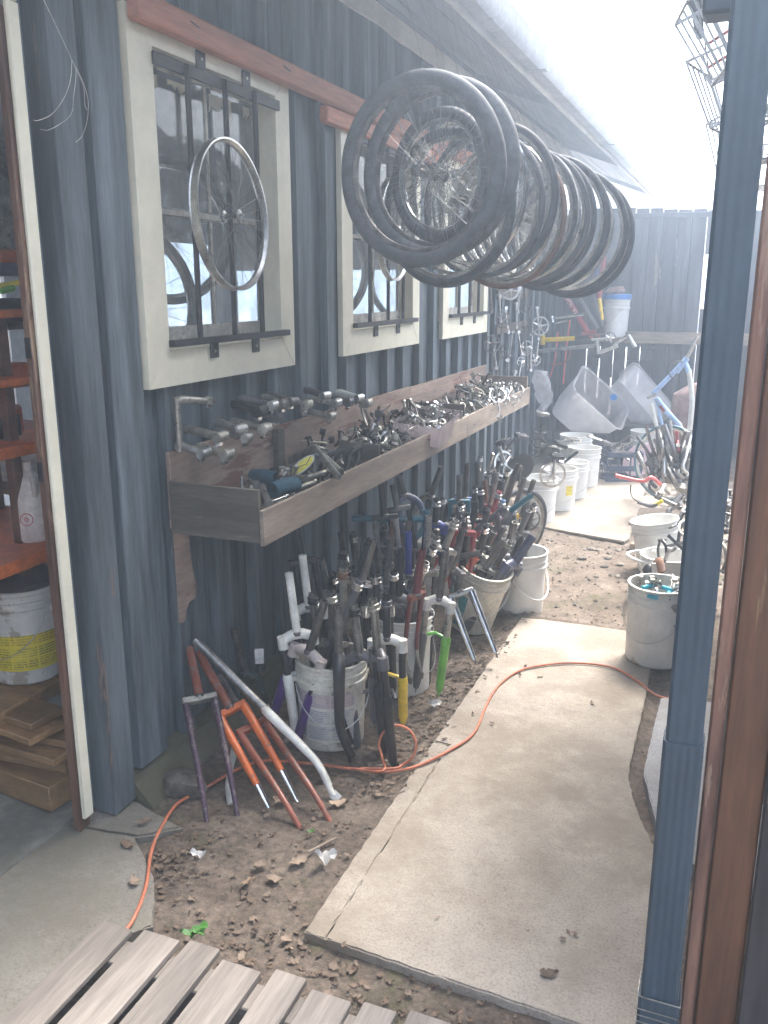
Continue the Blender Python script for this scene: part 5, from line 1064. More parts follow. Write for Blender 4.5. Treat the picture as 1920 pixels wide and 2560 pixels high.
# ================================================================ wheels hung under the eave
GWH = 'wheels hung in a row under the eave'
def at_d(px, py, d): return CAM + _ray(px, py) * (d / PX_F)
WH = [  # px, py, depth, radius, tyre, rim, tyre thickness, turn, label
    (1050, 428, 3.26, 0.343, 'rubber_grey', 'steel_dark', 0.029, 9, 'fat tyred wheel hung nearest under the eave'),
    (1096, 425, 3.42, 0.340, 'rubber_grey', 'steel_dark', 0.029, 10, 'second fat tyred wheel right behind the nearest one'),
    (1100, 440, 3.60, 0.262, 'rubber', 'chrome', 0.024, 22, 'small wheel seen through the nearest fat tyres'),
    (1118, 522, 3.72, 0.325, 'rubber', 'alloy', 0.021, 14, 'black tyred wheel hanging low behind the fat tyres'),
    (1150, 500, 3.80, 0.318, None, 'alloy', 0.02, 26, 'bare dull rim just behind the low black tyre'),
    (1168, 478, 3.88, 0.315, None, 'chrome', 0.02, 20, 'bare bright rim behind the fat tyres'),
    (1205, 515, 3.96, 0.320, 'rubber_grey', 'alloy', 0.014, 16, 'thin grey tyred wheel before the middle of the row'),
    (1225, 500, 4.02, 0.338, 'rubber', 'alloy', 0.018, 12, 'thin black tyred wheel in the middle of the row'),
    (1248, 530, 4.10, 0.312, None, 'alloy', 0.02, 24, 'bare silver rim in the middle of the row'),
    (1262, 545, 4.16, 0.330, 'brown', 'alloy_dull', 0.013, 18, 'tan tyred wheel hanging lowest in the middle'),
    (1285, 535, 4.22, 0.322, 'rubber', 'chrome', 0.013, 10, 'narrow black tyred wheel after the tan one'),
    (1300, 540, 4.28, 0.318, None, 'alloy', 0.02, 16, 'bare silver rim past the middle of the row'),
    (1318, 545, 4.36, 0.325, 'rubber_grey', 'alloy', 0.014, 10, 'grey tyred wheel past the middle of the row'),
    (1342, 552, 4.44, 0.322, 'rubber', 'alloy_dull', 0.014, 14, 'black tyred wheel with dull rim, fifth from the far end'),
    (1366, 560, 4.52, 0.336, 'rubber', 'alloy', 0.019, 8, 'black tyred silver rimmed wheel fourth from the far end'),
    (1388, 572, 4.66, 0.318, None, 'alloy', 0.02, 12, 'bare silver rim third from the far end'),
    (1420, 582, 4.80, 0.335, 'rubber', 'alloy', 0.016, 8, 'thin tyred wheel second from the far end'),
    (1436, 592, 4.94, 0.338, 'rubber', 'alloy_dull', 0.017, 6, 'black tyred wheel at the far end of the row')]
for i, (px, py, d, R_, ty, rm, trr, yaw, lb) in enumerate(WH):
    c = at_d(px, py, d); t = thing('bicycle_wheelset', lb, 'bicycle wheel', Matrix.Translation(c) @ Matrix.Rotation(R(-yaw), 4, 'Z') @ Matrix.Rotation(R(random.uniform(-3, 3)), 4, 'X'), GWH)
    wheel_parts(t, R_, ty, rm, 32 if i != 2 else 36, trr, hubm='alloy' if i % 2 else 'steel_dark')
    zi = c.z + R_ - (trr * 1.75 + 0.018 if ty else 0.018); tx = min(c.x, 0.62)
    h = B().tube(spline([(c.x - 0.02, c.y, zi - 0.012), (c.x, c.y, zi - 0.02), (c.x + 0.018, c.y, zi), (c.x + 0.004, c.y + 0.03, zi + 0.08), (tx, c.y + 0.03, dz(tx) + 0.02)], 4), 0.0005, 4)
    tag(h.build('wire_hook', 'iron'), 'thin wire holding the ' + ' '.join(lb.split()[:11]), 'hook', 'wire hooks under the eave')
t = thing('bicycle_wheelset', 'small silver spoked rim hung on the bars of the nearest window', 'bicycle wheel', Matrix.Translation((0.125, 2.975, 2.058)) @ Matrix.Rotation(R(90 + 3), 4, 'Z') @ Matrix.Rotation(R(-3), 4, 'X'))
wheel_parts(t, 0.272, None, 'alloy', 36, rw=0.017)
c = gx(985, 575, 0.125); t = thing('bicycle_wheelset', 'small silver rim hung on the bars of the second window', 'bicycle wheel', Matrix.Translation(c) @ Matrix.Rotation(R(93), 4, 'Z'))
wheel_parts(t, 0.27, None, 'alloy', 36, rw=0.017)

# ================================================================ rear end: hanging frames, shelf bucket, tubs, bicycle
YF = 9.3
def tube_thing(name, label, cat, parts, group=None):
    t = thing(name, label, cat, None, group)
    for nm, m, pts, r in parts: B().tube(spline(pts, 4) if len(pts) > 2 else pts, r, 12, hollow=0.12).build(nm, m, t)
    return t
A = lambda px, py, y=YF: gy(px, py, y)
t = tube_thing('bicycle_frameset', 'red bicycle frame with white letters hanging below the wheels', 'bicycle frame', [('down_tube', 'red', [A(1405, 725), A(1475, 842)], 0.030), ('bottom_bracket', 'red', [A(1455, 838), A(1490, 830)], 0.034), ('seat_tube', 'gunmetal', [A(1435, 725), A(1492, 822)], 0.028), ('swingarm', 'gunmetal', [A(1478, 725), A(1505, 815)], 0.024)])
fa, fb = A(1400, 716), A(1475, 842); ax = (fb - fa).normalized(); toC = (CAM - fa); toC = (toC - ax * toC.dot(ax)).normalized(); sdv = toC.cross(ax)
mid = A(1428, 763)
text_mesh('PROFLEX', 0.058, 'printwhite', 'lettering', t, lambda u, v: mid + ax * u + sdv * math.sin(-v / 0.032) * 0.0318 + toC * math.cos(v / 0.032) * 0.0318)
t = tube_thing('bicycle_frameset', 'yellow and black bicycle frame tube with orange script lying level', 'bicycle frame', [('yellow_tube', 'yellow', [A(1355, 850, 9.1), A(1438, 846, 9.1)], 0.024), ('black_tube', 'blackplastic', [A(1438, 846, 9.1), A(1512, 838, 9.1)], 0.0235), ('head_tube', 'yellow', [A(1356, 838, 9.1), A(1357, 862, 9.1)], 0.026)])
ya, yb = A(1470, 842, 9.1), A(1506, 838.5, 9.1); ax2 = (yb - ya).normalized(); c2 = (ya + yb) / 2; tc2 = (CAM - c2); tc2 = (tc2 - ax2 * tc2.dot(ax2)).normalized(); s2 = tc2.cross(ax2)
text_mesh('turbo', 0.05, 'orange', 'lettering', t, lambda u, v: c2 + ax2 * u + s2 * math.sin(v / 0.0245) * 0.0243 + tc2 * math.cos(v / 0.0245) * 0.0243)
t = tube_thing('bicycle_frameset', 'grey aluminium frame tube with small dark print under the yellow one', 'bicycle frame', [('top_tube', 'steel', [A(1345, 878, 9.0), A(1490, 864, 9.0)], 0.021), ('head_tube', 'steel', [A(1490, 850, 9.0), A(1494, 885, 9.0)], 0.023)])
ya, yb = A(1352, 877.5, 9.0), A(1384, 874.4, 9.0); ax3 = (yb - ya).normalized(); c3 = (ya + yb) / 2; tc3 = (CAM - c3); tc3 = (tc3 - ax3 * tc3.dot(ax3)).normalized(); s3 = tc3.cross(ax3)
text_mesh('LLC. 21', 0.034, 'print', 'lettering', t, lambda u, v: c3 + ax3 * u + s3 * math.sin(v / 0.022) * 0.0215 + tc3 * math.cos(v / 0.022) * 0.0215)
tube_thing('bicycle_frameset', 'black bicycle frame tube hanging upright with blue and red upper end', 'bicycle frame', [('upper_tube', 'red', [A(1510, 640), A(1497, 745)], 0.024), ('side_tube', 'blue', [A(1492, 660), A(1490, 728)], 0.016), ('lower_tube', 'yellow', [A(1498, 745), A(1505, 800)], 0.02)])
tube_thing('handlebar_gooseneck', 'silver stem with polished clamp hung left of the red frame', 'handlebar stem', [('extension', 'chrome', [A(1385, 795, 9.0), A(1460, 785, 9.0)], 0.017), ('clamp', 'chrome', [A(1379, 790, 9.0), A(1381, 806, 9.0)], 0.022), ('arm', 'chrome', [A(1390, 808, 9.0), A(1420, 800, 9.0)], 0.012)])
tube_thing('bicycle_pedal', 'silver crank with cylindrical pedal sticking out over the shelf board', 'pedal', [('pedal_barrel', 'alloy', [A(1570, 838, 8.9), A(1588, 868, 8.9)], 0.021), ('arm', 'alloy', [A(1570, 838, 8.9), A(1540, 858, 8.9), A(1528, 870, 8.9), A(1500, 878, 8.9)], 0.014)])
tube_thing('bicycle_pedal', 'pale crank arm lying under the yellow frame tube', 'pedal', [('arm', 'alloy', [A(1498, 882, 8.8), A(1545, 865, 8.8)], 0.018)])
crankset('dark crankset hanging at the end of the yellow frame', frame(A(1525, 845, 9.0), (0.3, 0, 1), (0.9, 0.3, 0)), None, 0.06, m='alloy', mr='steel_dark', armang=1.2)
for i, (p, q, lb) in enumerate((((1395, 830), (1355, 990), 'pink red cable hanging behind the grey frame tube'), ((1425, 800), (1408, 960), 'thin red hose hanging on the corner of the fence'))):
    bent(lb, 'cable', 'cable', [A(*p, 9.6), A(p[0] - 10, (p[1] + q[1]) / 2, 9.65), A(*q, 9.6)], 0.008, 'coral', 'red cables by the fence', ends=False)
bent('dark looped hose hanging under the grey frame tube', 'hose', 'hose', [A(1352, 880, 9.5), A(1362, 905, 9.5), A(1390, 912, 9.5), A(1418, 900, 9.5), A(1428, 870, 9.5)], 0.010, 'rust', ends=False)
# bucket on the shelf board
cb = gy(1533, 838, 9.72); cb.z = 1.276
t = bucket('white bucket with blue lid standing on the fence shelf', (cb.x, 9.86, 1.276), None, h=0.40, rt=0.145, rb=0.125, ha=R(-50), drop=True)
B().lathe([(0.0, 0.398), (0.146, 0.398), (0.150, 0.402), (0.150, 0.445), (0.143, 0.452), (0.0, 0.452)], 28).build('lid', 'bluelid', t)
b = B(); n_ = 8; V = []; 
for i in range(n_ + 1):
    a = R(-215) + R(65) * i / n_
    for z in (0.407, 0.44): V.append((0.1508 * math.cos(a), 0.1508 * math.sin(a), z))
b.add(V, [(2 * i, 2 * i + 2, 2 * i + 3, 2 * i + 1) for i in range(n_)]).build('lid_label', 'labelyellow', t)
text_mesh('OPEN', 0.035, 'printred', 'red_print', t, lambda u, v: Vector((0.1395 * math.cos(-1.7 + u / 0.139), 0.1395 * math.sin(-1.7 + u / 0.139), 0.15 + v)))
tag(B().lathe([(0, 0), (0.09, 0.0), (0.11, 0.03), (0.07, 0.07), (0, 0.085)], 14).warp(0.03, 10, 1).xf(Matrix.Translation((cb.x - 0.02, 9.86, 1.729))).build('rag_bundle', 'cardboard'), 'brown bundle lying on the blue lid of the shelf bucket', 'bundle')
tag(B().box(0, 0.17, 0, 0.1, 0, 0.03, 0.004).xf(Matrix.Translation((0.98, 9.78, 1.277))).build('wood_offcut', 'railwood'), 'short pale offcut lying on the fence shelf', 'wood offcut')

def tub(label, mt, w, d, h, group, lidless=True):
    """translucent storage tub lying tipped: tapering box with rounded corners and a rim"""
    t = thing('storage_tub', label, 'storage tub', mt, group)
    def ring(sx, sy, z, r=0.085):
        P = []
        for (cx_, cy_, a0) in ((sx / 2 - r, sy / 2 - r, 0), (-sx / 2 + r, sy / 2 - r, 90), (-sx / 2 + r, -sy / 2 + r, 180), (sx / 2 - r, -sy / 2 + r, 270)):
            for i in range(6): a = R(a0 + 18 * i); P.append((cx_ + r * math.cos(a), cy_ + r * math.sin(a), z))
        return P
    rings = [ring(w * 0.80, d * 0.80, 0.0, 0.06), ring(w * 0.84, d * 0.84, 0.02), ring(w * 0.92, d * 0.92, h * 0.6), ring(w * 0.97, d * 0.97, h * 0.97), ring(w * 1.04, d * 1.04, h * 0.975), ring(w * 1.04, d * 1.04, h)]
    n_ = 24; b = B(); V = [p for r_ in rings for p in r_]; F = [tuple(reversed(range(n_)))]
    for k in range(len(rings) - 1):
        for i in range(n_): j = (i + 1) % n_; F.append((k * n_ + i, k * n_ + j, (k + 1) * n_ + j, (k + 1) * n_ + i))
    b.add(V, F).build('shell', 'tub', t); return t
tub('big translucent tub tipped on its side in the far corner', frame((0.56, 9.15, 0.60), (0.66, -0.30, 0.62), (0.62, 0.25, -0.68)) @ Matrix.Translation((0, 0, -0.24)), 0.66, 0.50, 0.42, 'tipped storage tubs')
tub('second translucent tub leaning behind the big tipped one', frame((1.0, 9.50, 0.66), (0.45, 0.75, 0.38), (0.70, 0.0, -0.70)) @ Matrix.Translation((0, 0, -0.15)), 0.66, 0.34, 0.30, 'tipped storage tubs')
tag(B().cyl((0, -0.005, 0), (0, 0.005, 0), 0.035, 18).xf(frame(gy(1534, 993, 9.0), (0, 0.3, 1), (1, 0, 0))).build('round_stopper', 'bluelid'), 'round blue cap on the second translucent tub', 'cap')
tag(B().box(0.22, 0.78, 8.98, 9.5, 0.012, 0.36, 0.012).build('storage_box', 'dark'), 'dark low box carrying the tipped translucent tubs', 'box')
tag(B().box(0.82, 1.20, 9.25, 9.75, 0.012, 0.42, 0.012).build('storage_box', 'dark'), 'dark box under the second translucent tub', 'box')
# pink disc on the ground behind the wheel
tag(B().lathe([(0, 0), (0.17, 0), (0.175, 0.006), (0.17, 0.012), (0, 0.014)], 30).xf(frame(gy(1600, 1150, 8.45), (-0.4, -0.75, 0.55), (1, 0, 0))).build('pink_disc', 'pinkplastic'), 'pale pink round disc leaning behind the blue tyred wheel', 'disc')
tag(B().lathe([(0.045, 0), (0.062, 0.0), (0.062, 0.006), (0.045, 0.006)], 24, close=True).xf(Matrix.Translation(gz(1520, 1222, 0.012))).build('metal_ring', 'steel_dark'), 'grey metal ring lying on the plywood sheet', 'ring')
# blue bicycle against the right side
t = thing('bicycle', 'pale blue and white bicycle without front wheel leaning on the right', 'bicycle', None)
P = lambda px, py, y=7.75: gy(px, py, y)
for nm, m, pts, r in (('top_tube', 'skyblue', [P(1632, 985), P(1700, 915), P(1712, 900)], 0.021), ('head_tube', 'skyblue', [P(1690, 930), P(1718, 895)], 0.025), ('fork_crown', 'skyblue', [P(1712, 905), P(1722, 930)], 0.022), ('fork_blade', 'white', [P(1722, 925), P(1730, 1000), P(1724, 1075)], 0.022),
                      ('down_tube', 'skyblue', [P(1640, 995), P(1668, 1030), P(1700, 1065)], 0.024), ('seat_stay', 'white', [P(1628, 1010), P(1640, 1060), P(1655, 1115)], 0.017), ('chain_stay', 'white', [P(1700, 1065), P(1730, 1130)], 0.019), ('seat_stay', 'skyblue', [P(1640, 995), P(1655, 1060), P(1672, 1130)], 0.012),
                      ('seat_post', 'chrome', [P(1712, 900), P(1745, 840)], 0.015), ('stem', 'alloy', [P(1715, 898), P(1735, 860)], 0.018), ('handlebar', 'alloy', [P(1640, 985, 7.6), P(1628, 990, 7.6), P(1618, 996, 7.6)], 0.012)):
    B().tube(spline(pts, 5) if len(pts) > 2 else pts, r, 12).build(nm, m, t)
B().tube(arc(P(1694, 925, 7.7), 0.075, R(60), R(250), 10, (0.9, 0.3, 0), (0, 0, 1)), 0.006, 6).build('cable', 'gunmetal', t)
B().tube([P(1652, 1012), P(1664, 1027)], 0.0245, 12).build('red_band', 'red', t)
w_ = put('wheel', None, t); w_.matrix_world = Matrix.Translation(gy(1672, 1158, 7.55)) @ Matrix.Rotation(R(-24), 4, 'Z')
wheel_parts(w_, 0.325, 'teal', 'alloy', 32, 0.014)
# heap of handlebars and forks in front of the bicycle
GBAR = 'handlebars heaped at the right'
z0 = lambda zx, zy, y=6.9: gy(1400 + zx / 4.61, 900 + zy / 4.61, y)
HB = [([(990, 750), (1080, 1060), (1180, 1180)], 'steel_dark', .013, 'grey bar end reaching up farthest left in the heap'), ([(890, 880), (980, 1010), (1070, 1150)], 'gunmetal', .013, 'dark straight bar leaning left in the heap'), ([(870, 1090), (940, 1190), (1010, 1310)], 'gunmetal', .012, 'dark bar lowest at the left of the heap'),
      ([(980, 1190), (1110, 1270), (1250, 1350)], 'steel_dark', .012, 'grey bar lying across the lower heap'), ([(1090, 920), (1190, 1040), (1290, 1150), (1400, 1200), (1430, 1270)], 'steel', .014, 'long steel riser bar bending right'), ([(1265, 700), (1290, 930), (1320, 1150)], 'steel_dark', .016, 'upright grey bar at the top of the heap'),
      ([(1340, 830), (1350, 940), (1370, 1050)], 'red', .016, 'short red bar standing upright in the heap'), ([(1080, 1150), (1140, 1270), (1215, 1410)], 'gunmetal', .018, 'thick dark bar with grip in the middle of the heap'), ([(1160, 850), (1180, 1000), (1190, 1180)], 'steel', .013, 'pale bar standing between the wheel spokes'),
      ([(1180, 1310), (1260, 1350), (1350, 1480)], 'steel_dark', .014, 'curved grey bar at the right of the heap'), ([(1200, 1240), (1260, 1290), (1310, 1360)], 'alloy_dull', .016, 'short bar with brass coloured end'), ([(1440, 940), (1400, 1060), (1390, 1200)], 'blackplastic', .014, 'black bar leaning right near the downspout'),
      ([(1370, 1490), (1440, 1400), (1500, 1340)], 'alloy_dull', .016, 'grey tube sticking out to the right of the heap'), ([(1350, 1320), (1430, 1335), (1500, 1340)], 'steel', .014, 'pale tube lying level behind the grey tube'), ([(1000, 1160), (1080, 1230), (1210, 1300), (1240, 1400)], 'gunmetal', .012, 'dark drop bar curling in the heap')]
for i in range(26):
    x0_, y0_ = random.uniform(1000, 1480), random.uniform(1120, 1480); dx_ = random.uniform(-170, 130); HB.append(([(x0_ + dx_, y0_ - random.uniform(250, 450)), (x0_ + dx_ * 0.4, y0_ - 130), (x0_, y0_), (x0_ + 60, y0_ + 70)], random.choice(('steel_dark', 'gunmetal', 'steel', 'alloy_dull', 'alloy')), random.uniform(.011, .017), '%s plain bar of the heap before the bicycle, counted from the front' % (words_ + ['twentyfifth', 'twentysixth'])[i]))
for pts, m, r, lb in HB: bent(lb, 'handlebar', 'handlebar', [z0(*p, 6.95 + 0.25 * random.random()) for p in pts], r, m, GBAR)
bent('coral red riser handlebar sticking out left of the heap', 'handlebar', 'handlebar', [z0(640, 1330, 6.7), z0(800, 1370, 6.7), z0(910, 1392, 6.7), z0(990, 1390, 6.7), z0(1060, 1355, 6.7), z0(1160, 1440, 6.8)], 0.0145, 'coral', GBAR)
tube_thing('handlebar', 'grey bar with welded stem lying on the ground before the heap', 'handlebar', [('bar', 'steel_dark', [z0(1100, 1570, 6.4), z0(1250, 1640, 6.35), z0(1400, 1710, 6.3)], 0.016), ('stem', 'steel', [z0(1200, 1450, 6.5), z0(1160, 1530, 6.4), z0(1130, 1600, 6.4)], 0.02), ('stem', 'steel', [z0(1385, 1550, 6.4), z0(1310, 1660, 6.35)], 0.02)], GBAR)
tube_thing('handlebar', 'dark bar with yellow end band lying on the plywood edge', 'handlebar', [('bar', 'gunmetal', [z0(900, 1640, 6.35), z0(1060, 1685, 6.3), z0(1150, 1640, 6.3)], 0.013), ('end_band', 'labelyellow', [z0(1122, 1656, 6.298), z0(1165, 1632, 6.298)], 0.0145)], GBAR)
bent('thin black cable curling over the plywood sheet', 'cable', 'cable', [z0(910, 1640, 6.4), z0(840, 1590, 6.5), z0(815, 1520, 6.55), z0(815, 1440, 6.55)], 0.005, 'blackplastic', ends=False)
bent('thin dark cable lying flat on the plywood sheet', 'cable', 'cable', [gz(1532, 1240, 0.022), gz(1560, 1243, 0.022), gz(1590, 1243, 0.022), gz(1615, 1236, 0.022)], 0.005, 'blackplastic', ends=False)
# brown cloth bundle behind the bicycle
tag(B().lathe([(0, 0), (0.22, 0), (0.26, 0.15), (0.2, 0.42), (0.08, 0.55), (0, 0.56)], 16).warp(0.07, 5, 2).xf(Matrix.Translation((1.62, 8.9, 0.35))).build('cloth_bundle', 'cardboard'), 'brown cloth bundle behind the blue bicycle', 'bundle')
tag(B().box(-0.22, 0.22, -0.2, 0.2, 0, 0.36, 0.01).xf(Matrix.Translation((1.62, 8.95, 0))).build('dark_box', 'dark'), 'dark box under the brown cloth bundle', 'box')

# buckets on the right
GR = 'buckets along the right side'
bucket('dirty white bucket with wire handle and turquoise frame parts, by the downspout', (1.685, 4.19, 0.03), GR, 'bucket_dirty', ha=R(-20), rt=0.152, rb=0.14, h=0.39)
c = gz(1660, 1385, 0.30); bucket('white bucket with loose plastic handle behind the dirty one', (c.x + 0.02, c.y, -0.03), GR, 'bucket', ha=R(80), h=0.33, rt=0.155, rb=0.135, drop=True)
c = gz(1645, 1350, 0.24); bucket('small white tub wedged between two right hand buckets', (c.x + 0.08, c.y, 0.0), GR, 'bucket', h=0.22, rt=0.12, rb=0.1)
c = gz(1650, 1305, 0.33); bucket('white bucket tipped to the left beside the plywood sheet', (c.x + 0.02, c.y, 0.0), GR, 'bucket', tilt=Matrix.Rotation(R(-9), 4, 'Y'), ha=R(40), h=0.35, rt=0.155)
bent('white plastic bucket handle lying loose toward the path', 'bucket_bail', 'handle', [gz(1640, 1378, 0.28), gz(1590, 1378, 0.27), gz(1568, 1386, 0.26), gz(1590, 1400, 0.26), gz(1640, 1412, 0.28)], 0.009, 'bucket', ends=False)
# what is in them
for i, (pts, m, r, lb) in enumerate((([(1606, 1470), (1640, 1465), (1690, 1478)], 'turq', .011, 'turquoise curved rack bar at the back of the dirty bucket'), ([(1597, 1475), (1630, 1492), (1665, 1490), (1672, 1482)], 'turq', .012, 'turquoise rack bar at the front of the dirty bucket'), ([(1585, 1468), (1610, 1478), (1640, 1482)], 'steel_dark', .009, 'dark metal strut lying on the turquoise bar'),
                              ([(1596, 1462), (1605, 1445)], 'steel', .009, 'short bolt standing in the dirty bucket'), ([(1680, 1440), (1686, 1455), (1683, 1475)], 'steel', .014, 'pale clamp standing at the right in the dirty bucket'), ([(1670, 1495), (1700, 1478), (1730, 1470)], 'gunmetal', .014, 'dark strap end at the right rim of the dirty bucket'))):
    bent(lb, 'metal_bar', 'metal bar', [gz(*p, 0.395 if i else 0.40) for p in pts], r, m, 'parts in the dirty bucket', ends=False)
heap('among the turquoise bars', 'small parts in the dirty bucket', 14, lambda: Vector((1.685 + random.uniform(-0.09, 0.1), 4.19 + random.uniform(-0.1, 0.1), 0.375 + random.uniform(0, 0.025))), mats=('chrome', 'alloy', 'alloy_dull'))
heap('in the right hand buckets', 'dark parts in the right buckets', 40, lambda: Vector((1.78 + random.uniform(-0.16, 0.2), random.uniform(5.0, 6.6), 0.30 + random.uniform(0, 0.09))), mats=('steel_dark', 'blackplastic', 'alloy_dull'), s=(1.2, 2.0))
for i, (a, c, m, lb) in enumerate((((1685, 1375), (1660, 1405), 'steel_dark', 'flat dark bracket leaning in the open right bucket'), ((1640, 1400), (1655, 1432), 'brown', 'rusty curved plate over the dirty bucket'), ((1612, 1420), (1620, 1440), 'blackplastic', 'black lever behind the dirty bucket rim'))):
    p, q = gz(*a, 0.38), gz(*c, 0.36); tag(B().tube(spline([p, p.lerp(q, 0.5) + Vector((0, 0, 0.03)), q], 4), 0.022, 8, flat=0.3).build('metal_bracket', m), lb, 'bracket', 'brackets in the right buckets')

# plywood sheet on the far ground
s_ = poly_slab('plywood_sheet', [(gz(1336, 1323).x, gz(1336, 1323).y), (gz(1560, 1363).x, gz(1560, 1363).y), (gz(1572, 1356).x, gz(1572, 1356).y), (gz(1603, 1263).x, gz(1603, 1263).y), (1.25, 8.3), (0.62, 8.3)], 0.012, 0.03, 'sheet', 0.001, 0.3, 0.004)
tag(s_, 'flat tan plywood sheet lying on the ground at the far end', 'plywood sheet')
s_ = poly_slab('rear_pavement', [(0.1, 7.2), (1.5, 7.4), (1.6, 9.95), (0.05, 9.95)], -0.03, 0.011, 'slab', 0.004, 0.2, 0.004); tag(s_, 'concrete pavement under the far buckets', None, None, 'structure')
for i, (a, c) in enumerate((((1575, 1312), (1625, 1320)), ((1580, 1365), (1640, 1378)))):
    p, q = gz(*a, 0.02), gz(*c, 0.02); tag(B().box(0, (q - p).length + 0.3, -0.04, 0.04, -0.03, 0.03, 0.004).xf(frame(p, (0, 0, 1), q - p)).build('timber_strip', 'railwood'), ['timber strip beside the plywood sheet, farther one', 'timber strip at the plywood corner, nearer one'][i], 'timber strip', 'timber strips beside the plywood sheet')

# wire baskets under the shed eave
GWB = 'white wire baskets under the shed eave'
for i, (c, w, d, h, rot, lb) in enumerate((((1.90, 3.3, 2.52), 0.30, 0.42, 0.24, 12, 'white wire basket hung nearest under the shed eave'), ((1.90, 4.0, 2.44), 0.32, 0.36, 0.26, -14, 'second white wire basket, tilted, under the shed eave'), ((1.92, 4.8, 2.38), 0.34, 0.34, 0.22, 20, 'third white wire basket farther along the shed eave'), ((1.94, 5.6, 2.34), 0.36, 0.4, 0.2, -8, 'white wire basket farthest along the shed eave'))):
    t = thing('wire_basket', lb, 'wire basket', Matrix.Translation(c) @ Matrix.Rotation(R(rot), 4, 'Z') @ Matrix.Rotation(R(-25 + 9 * i), 4, 'Y'), GWB)
    def rect(f, z): return [(-w / 2 * f, -d / 2 * f, z), (w / 2 * f, -d / 2 * f, z), (w / 2 * f, d / 2 * f, z), (-w / 2 * f, d / 2 * f, z)]
    B().tube(rect(1, h), 0.006, 6, closed=True).build('rim', 'wirewhite', t); B().tube(rect(0.8, 0), 0.006, 6, closed=True).build('base_ring', 'wirewhite', t)
    b = B()
    for k in range(6):
        u = -0.5 + k / 5
        b.tube([(w * u, -d / 2, h), (w * u * 0.8, -d * 0.4, 0), (w * u * 0.8, d * 0.4, 0), (w * u, d / 2, h)], 0.0042, 5); b.tube([(-w / 2, d * u, h), (-w * 0.4, d * u * 0.8, 0), (w * 0.4, d * u * 0.8, 0), (w / 2, d * u, h)], 0.0042, 5)
    tag(b.build('wires', 'wirewhite', t), kind='stuff')
    for s in (-1, 1): B().tube([(s * w * 0.4, 0, h), (s * w * 0.3, 0, h + 0.5)], 0.003, 5).build('hanger', 'iron', t)
tube_thing('red_rack', 'red wire rack between the white baskets', 'rack', [('bar', 'coral', [(1.72, 3.7, 2.66), (1.98, 3.62, 2.78)], 0.006), ('bar', 'coral', [(1.72, 3.8, 2.60), (1.98, 3.72, 2.72)], 0.006), ('bar', 'coral', [(1.74, 3.9, 2.56), (1.98, 3.82, 2.68)], 0.006)])
# ================================================================ foreground: pallet, cord, litter
t = thing('pallet', 'weathered grey wooden pallet at the bottom left of the picture', 'pallet')
xs_ = [(0.457, 0.557), (0.588, 0.700), (0.722, 0.815), (0.842, 0.955), (0.985, 1.072), (1.098, 1.205), (1.232, 1.318), (1.345, 1.45), (1.475, 1.57)]
for i, (a, b_) in enumerate(xs_): board(t, 'slat', 'deck', a, b_, 0.5, 1.61 + random.uniform(-0.012, 0.02), 0.102, 0.121 + random.uniform(-0.002, 0.003), 0.003, 0.003)
for y in (0.55, 1.0, 1.50): board(t, 'runner', 'deck', 0.47, 1.56, y, y + 0.085, 0.0, 0.100, 0.004)
def on(px, py): 
    p = gz(px, py, 0.0); inslab = 0.95 < p.x < 1.68 and 1.85 < p.y < 4.5
    inap = p.x < 0.56 and p.y < 2.25
    return gz(px, py, 0.039 if inslab else (0.044 if inap else 0.017 + max(0, dirt_z(p.x, p.y))))
cp = [(300, 2345), (335, 2300), (365, 2215), (378, 2130), (405, 2065), (445, 2008), (510, 1972), (590, 1925), (660, 1902), (730, 1905), (800, 1912), (880, 1922), (960, 1930), (1040, 1916), (1130, 1872), (1185, 1832), (1215, 1765), (1245, 1715), (1295, 1678), (1360, 1662), (1440, 1657), (1530, 1668), (1590, 1700), (1640, 1738), (1700, 1750), (1760, 1740)]
cpts = [on(*p) for p in cp]; cpts[0].z = cpts[1].z = 0.05
t = thing('extension_cable', 'orange extension cord snaking over the dirt and the concrete path', 'cord')
B().tube(spline(cpts, 6), 0.0055, 8).build('cable', 'cord', t)
c = on(985, 1918); B().tube(spline([on(900, 1926) + Vector((0, 0, 0.008)), on(985, 1928) + Vector((0, 0, 0.012))] + [c + Vector((0.075 * math.sin(a) , 0.035 - 0.035 * math.cos(a) , 0.075 - 0.065 * math.cos(a))) for a in [0.5 + i * 0.55 for i in range(10)]] + [on(960, 1931) + Vector((0, -0.01, 0.012)), on(880, 1924) + Vector((0, -0.008, 0.01))], 5), 0.0052, 8).build('loop', 'cord', t)

# leaves: a litter nobody could count, and the larger ones lying clear
def leaf(b, p, s, yaw, curl, tilt):
    """a ragged lobed leaf, folded along its midrib"""
    V = []; n_ = 7; ph = random.uniform(0, 6)
    for i in range(n_ + 1):
        u = i / n_; w = s * (0.30 + 0.05 * math.sin(ph)) * math.sin(math.pi * (0.05 + 0.92 * u)) ** 0.8 * (1 + 0.3 * math.sin(u * 16 + ph)); zc = curl * s * ((u - 0.5) ** 2 * 1.6 + 0.1 * math.sin(u * 9 + ph))
        for k in (-1, 0, 1): V.append(Vector((s * (u - 0.5) + 0.1 * s * abs(k), k * w * random.uniform(0.75, 1.2), zc + abs(k) * curl * s * random.uniform(-0.05, 0.32))))
    mt = Matrix.Translation(p) @ Matrix.Rotation(yaw, 4, 'Z') @ Matrix.Rotation(tilt, 4, 'X'); F = []
    for i in range(n_):
        for k in (0, 1): a = i * 3 + k; F.append((a, a + 1, a + 4, a + 3))
    b.add([mt @ v for v in V], F)
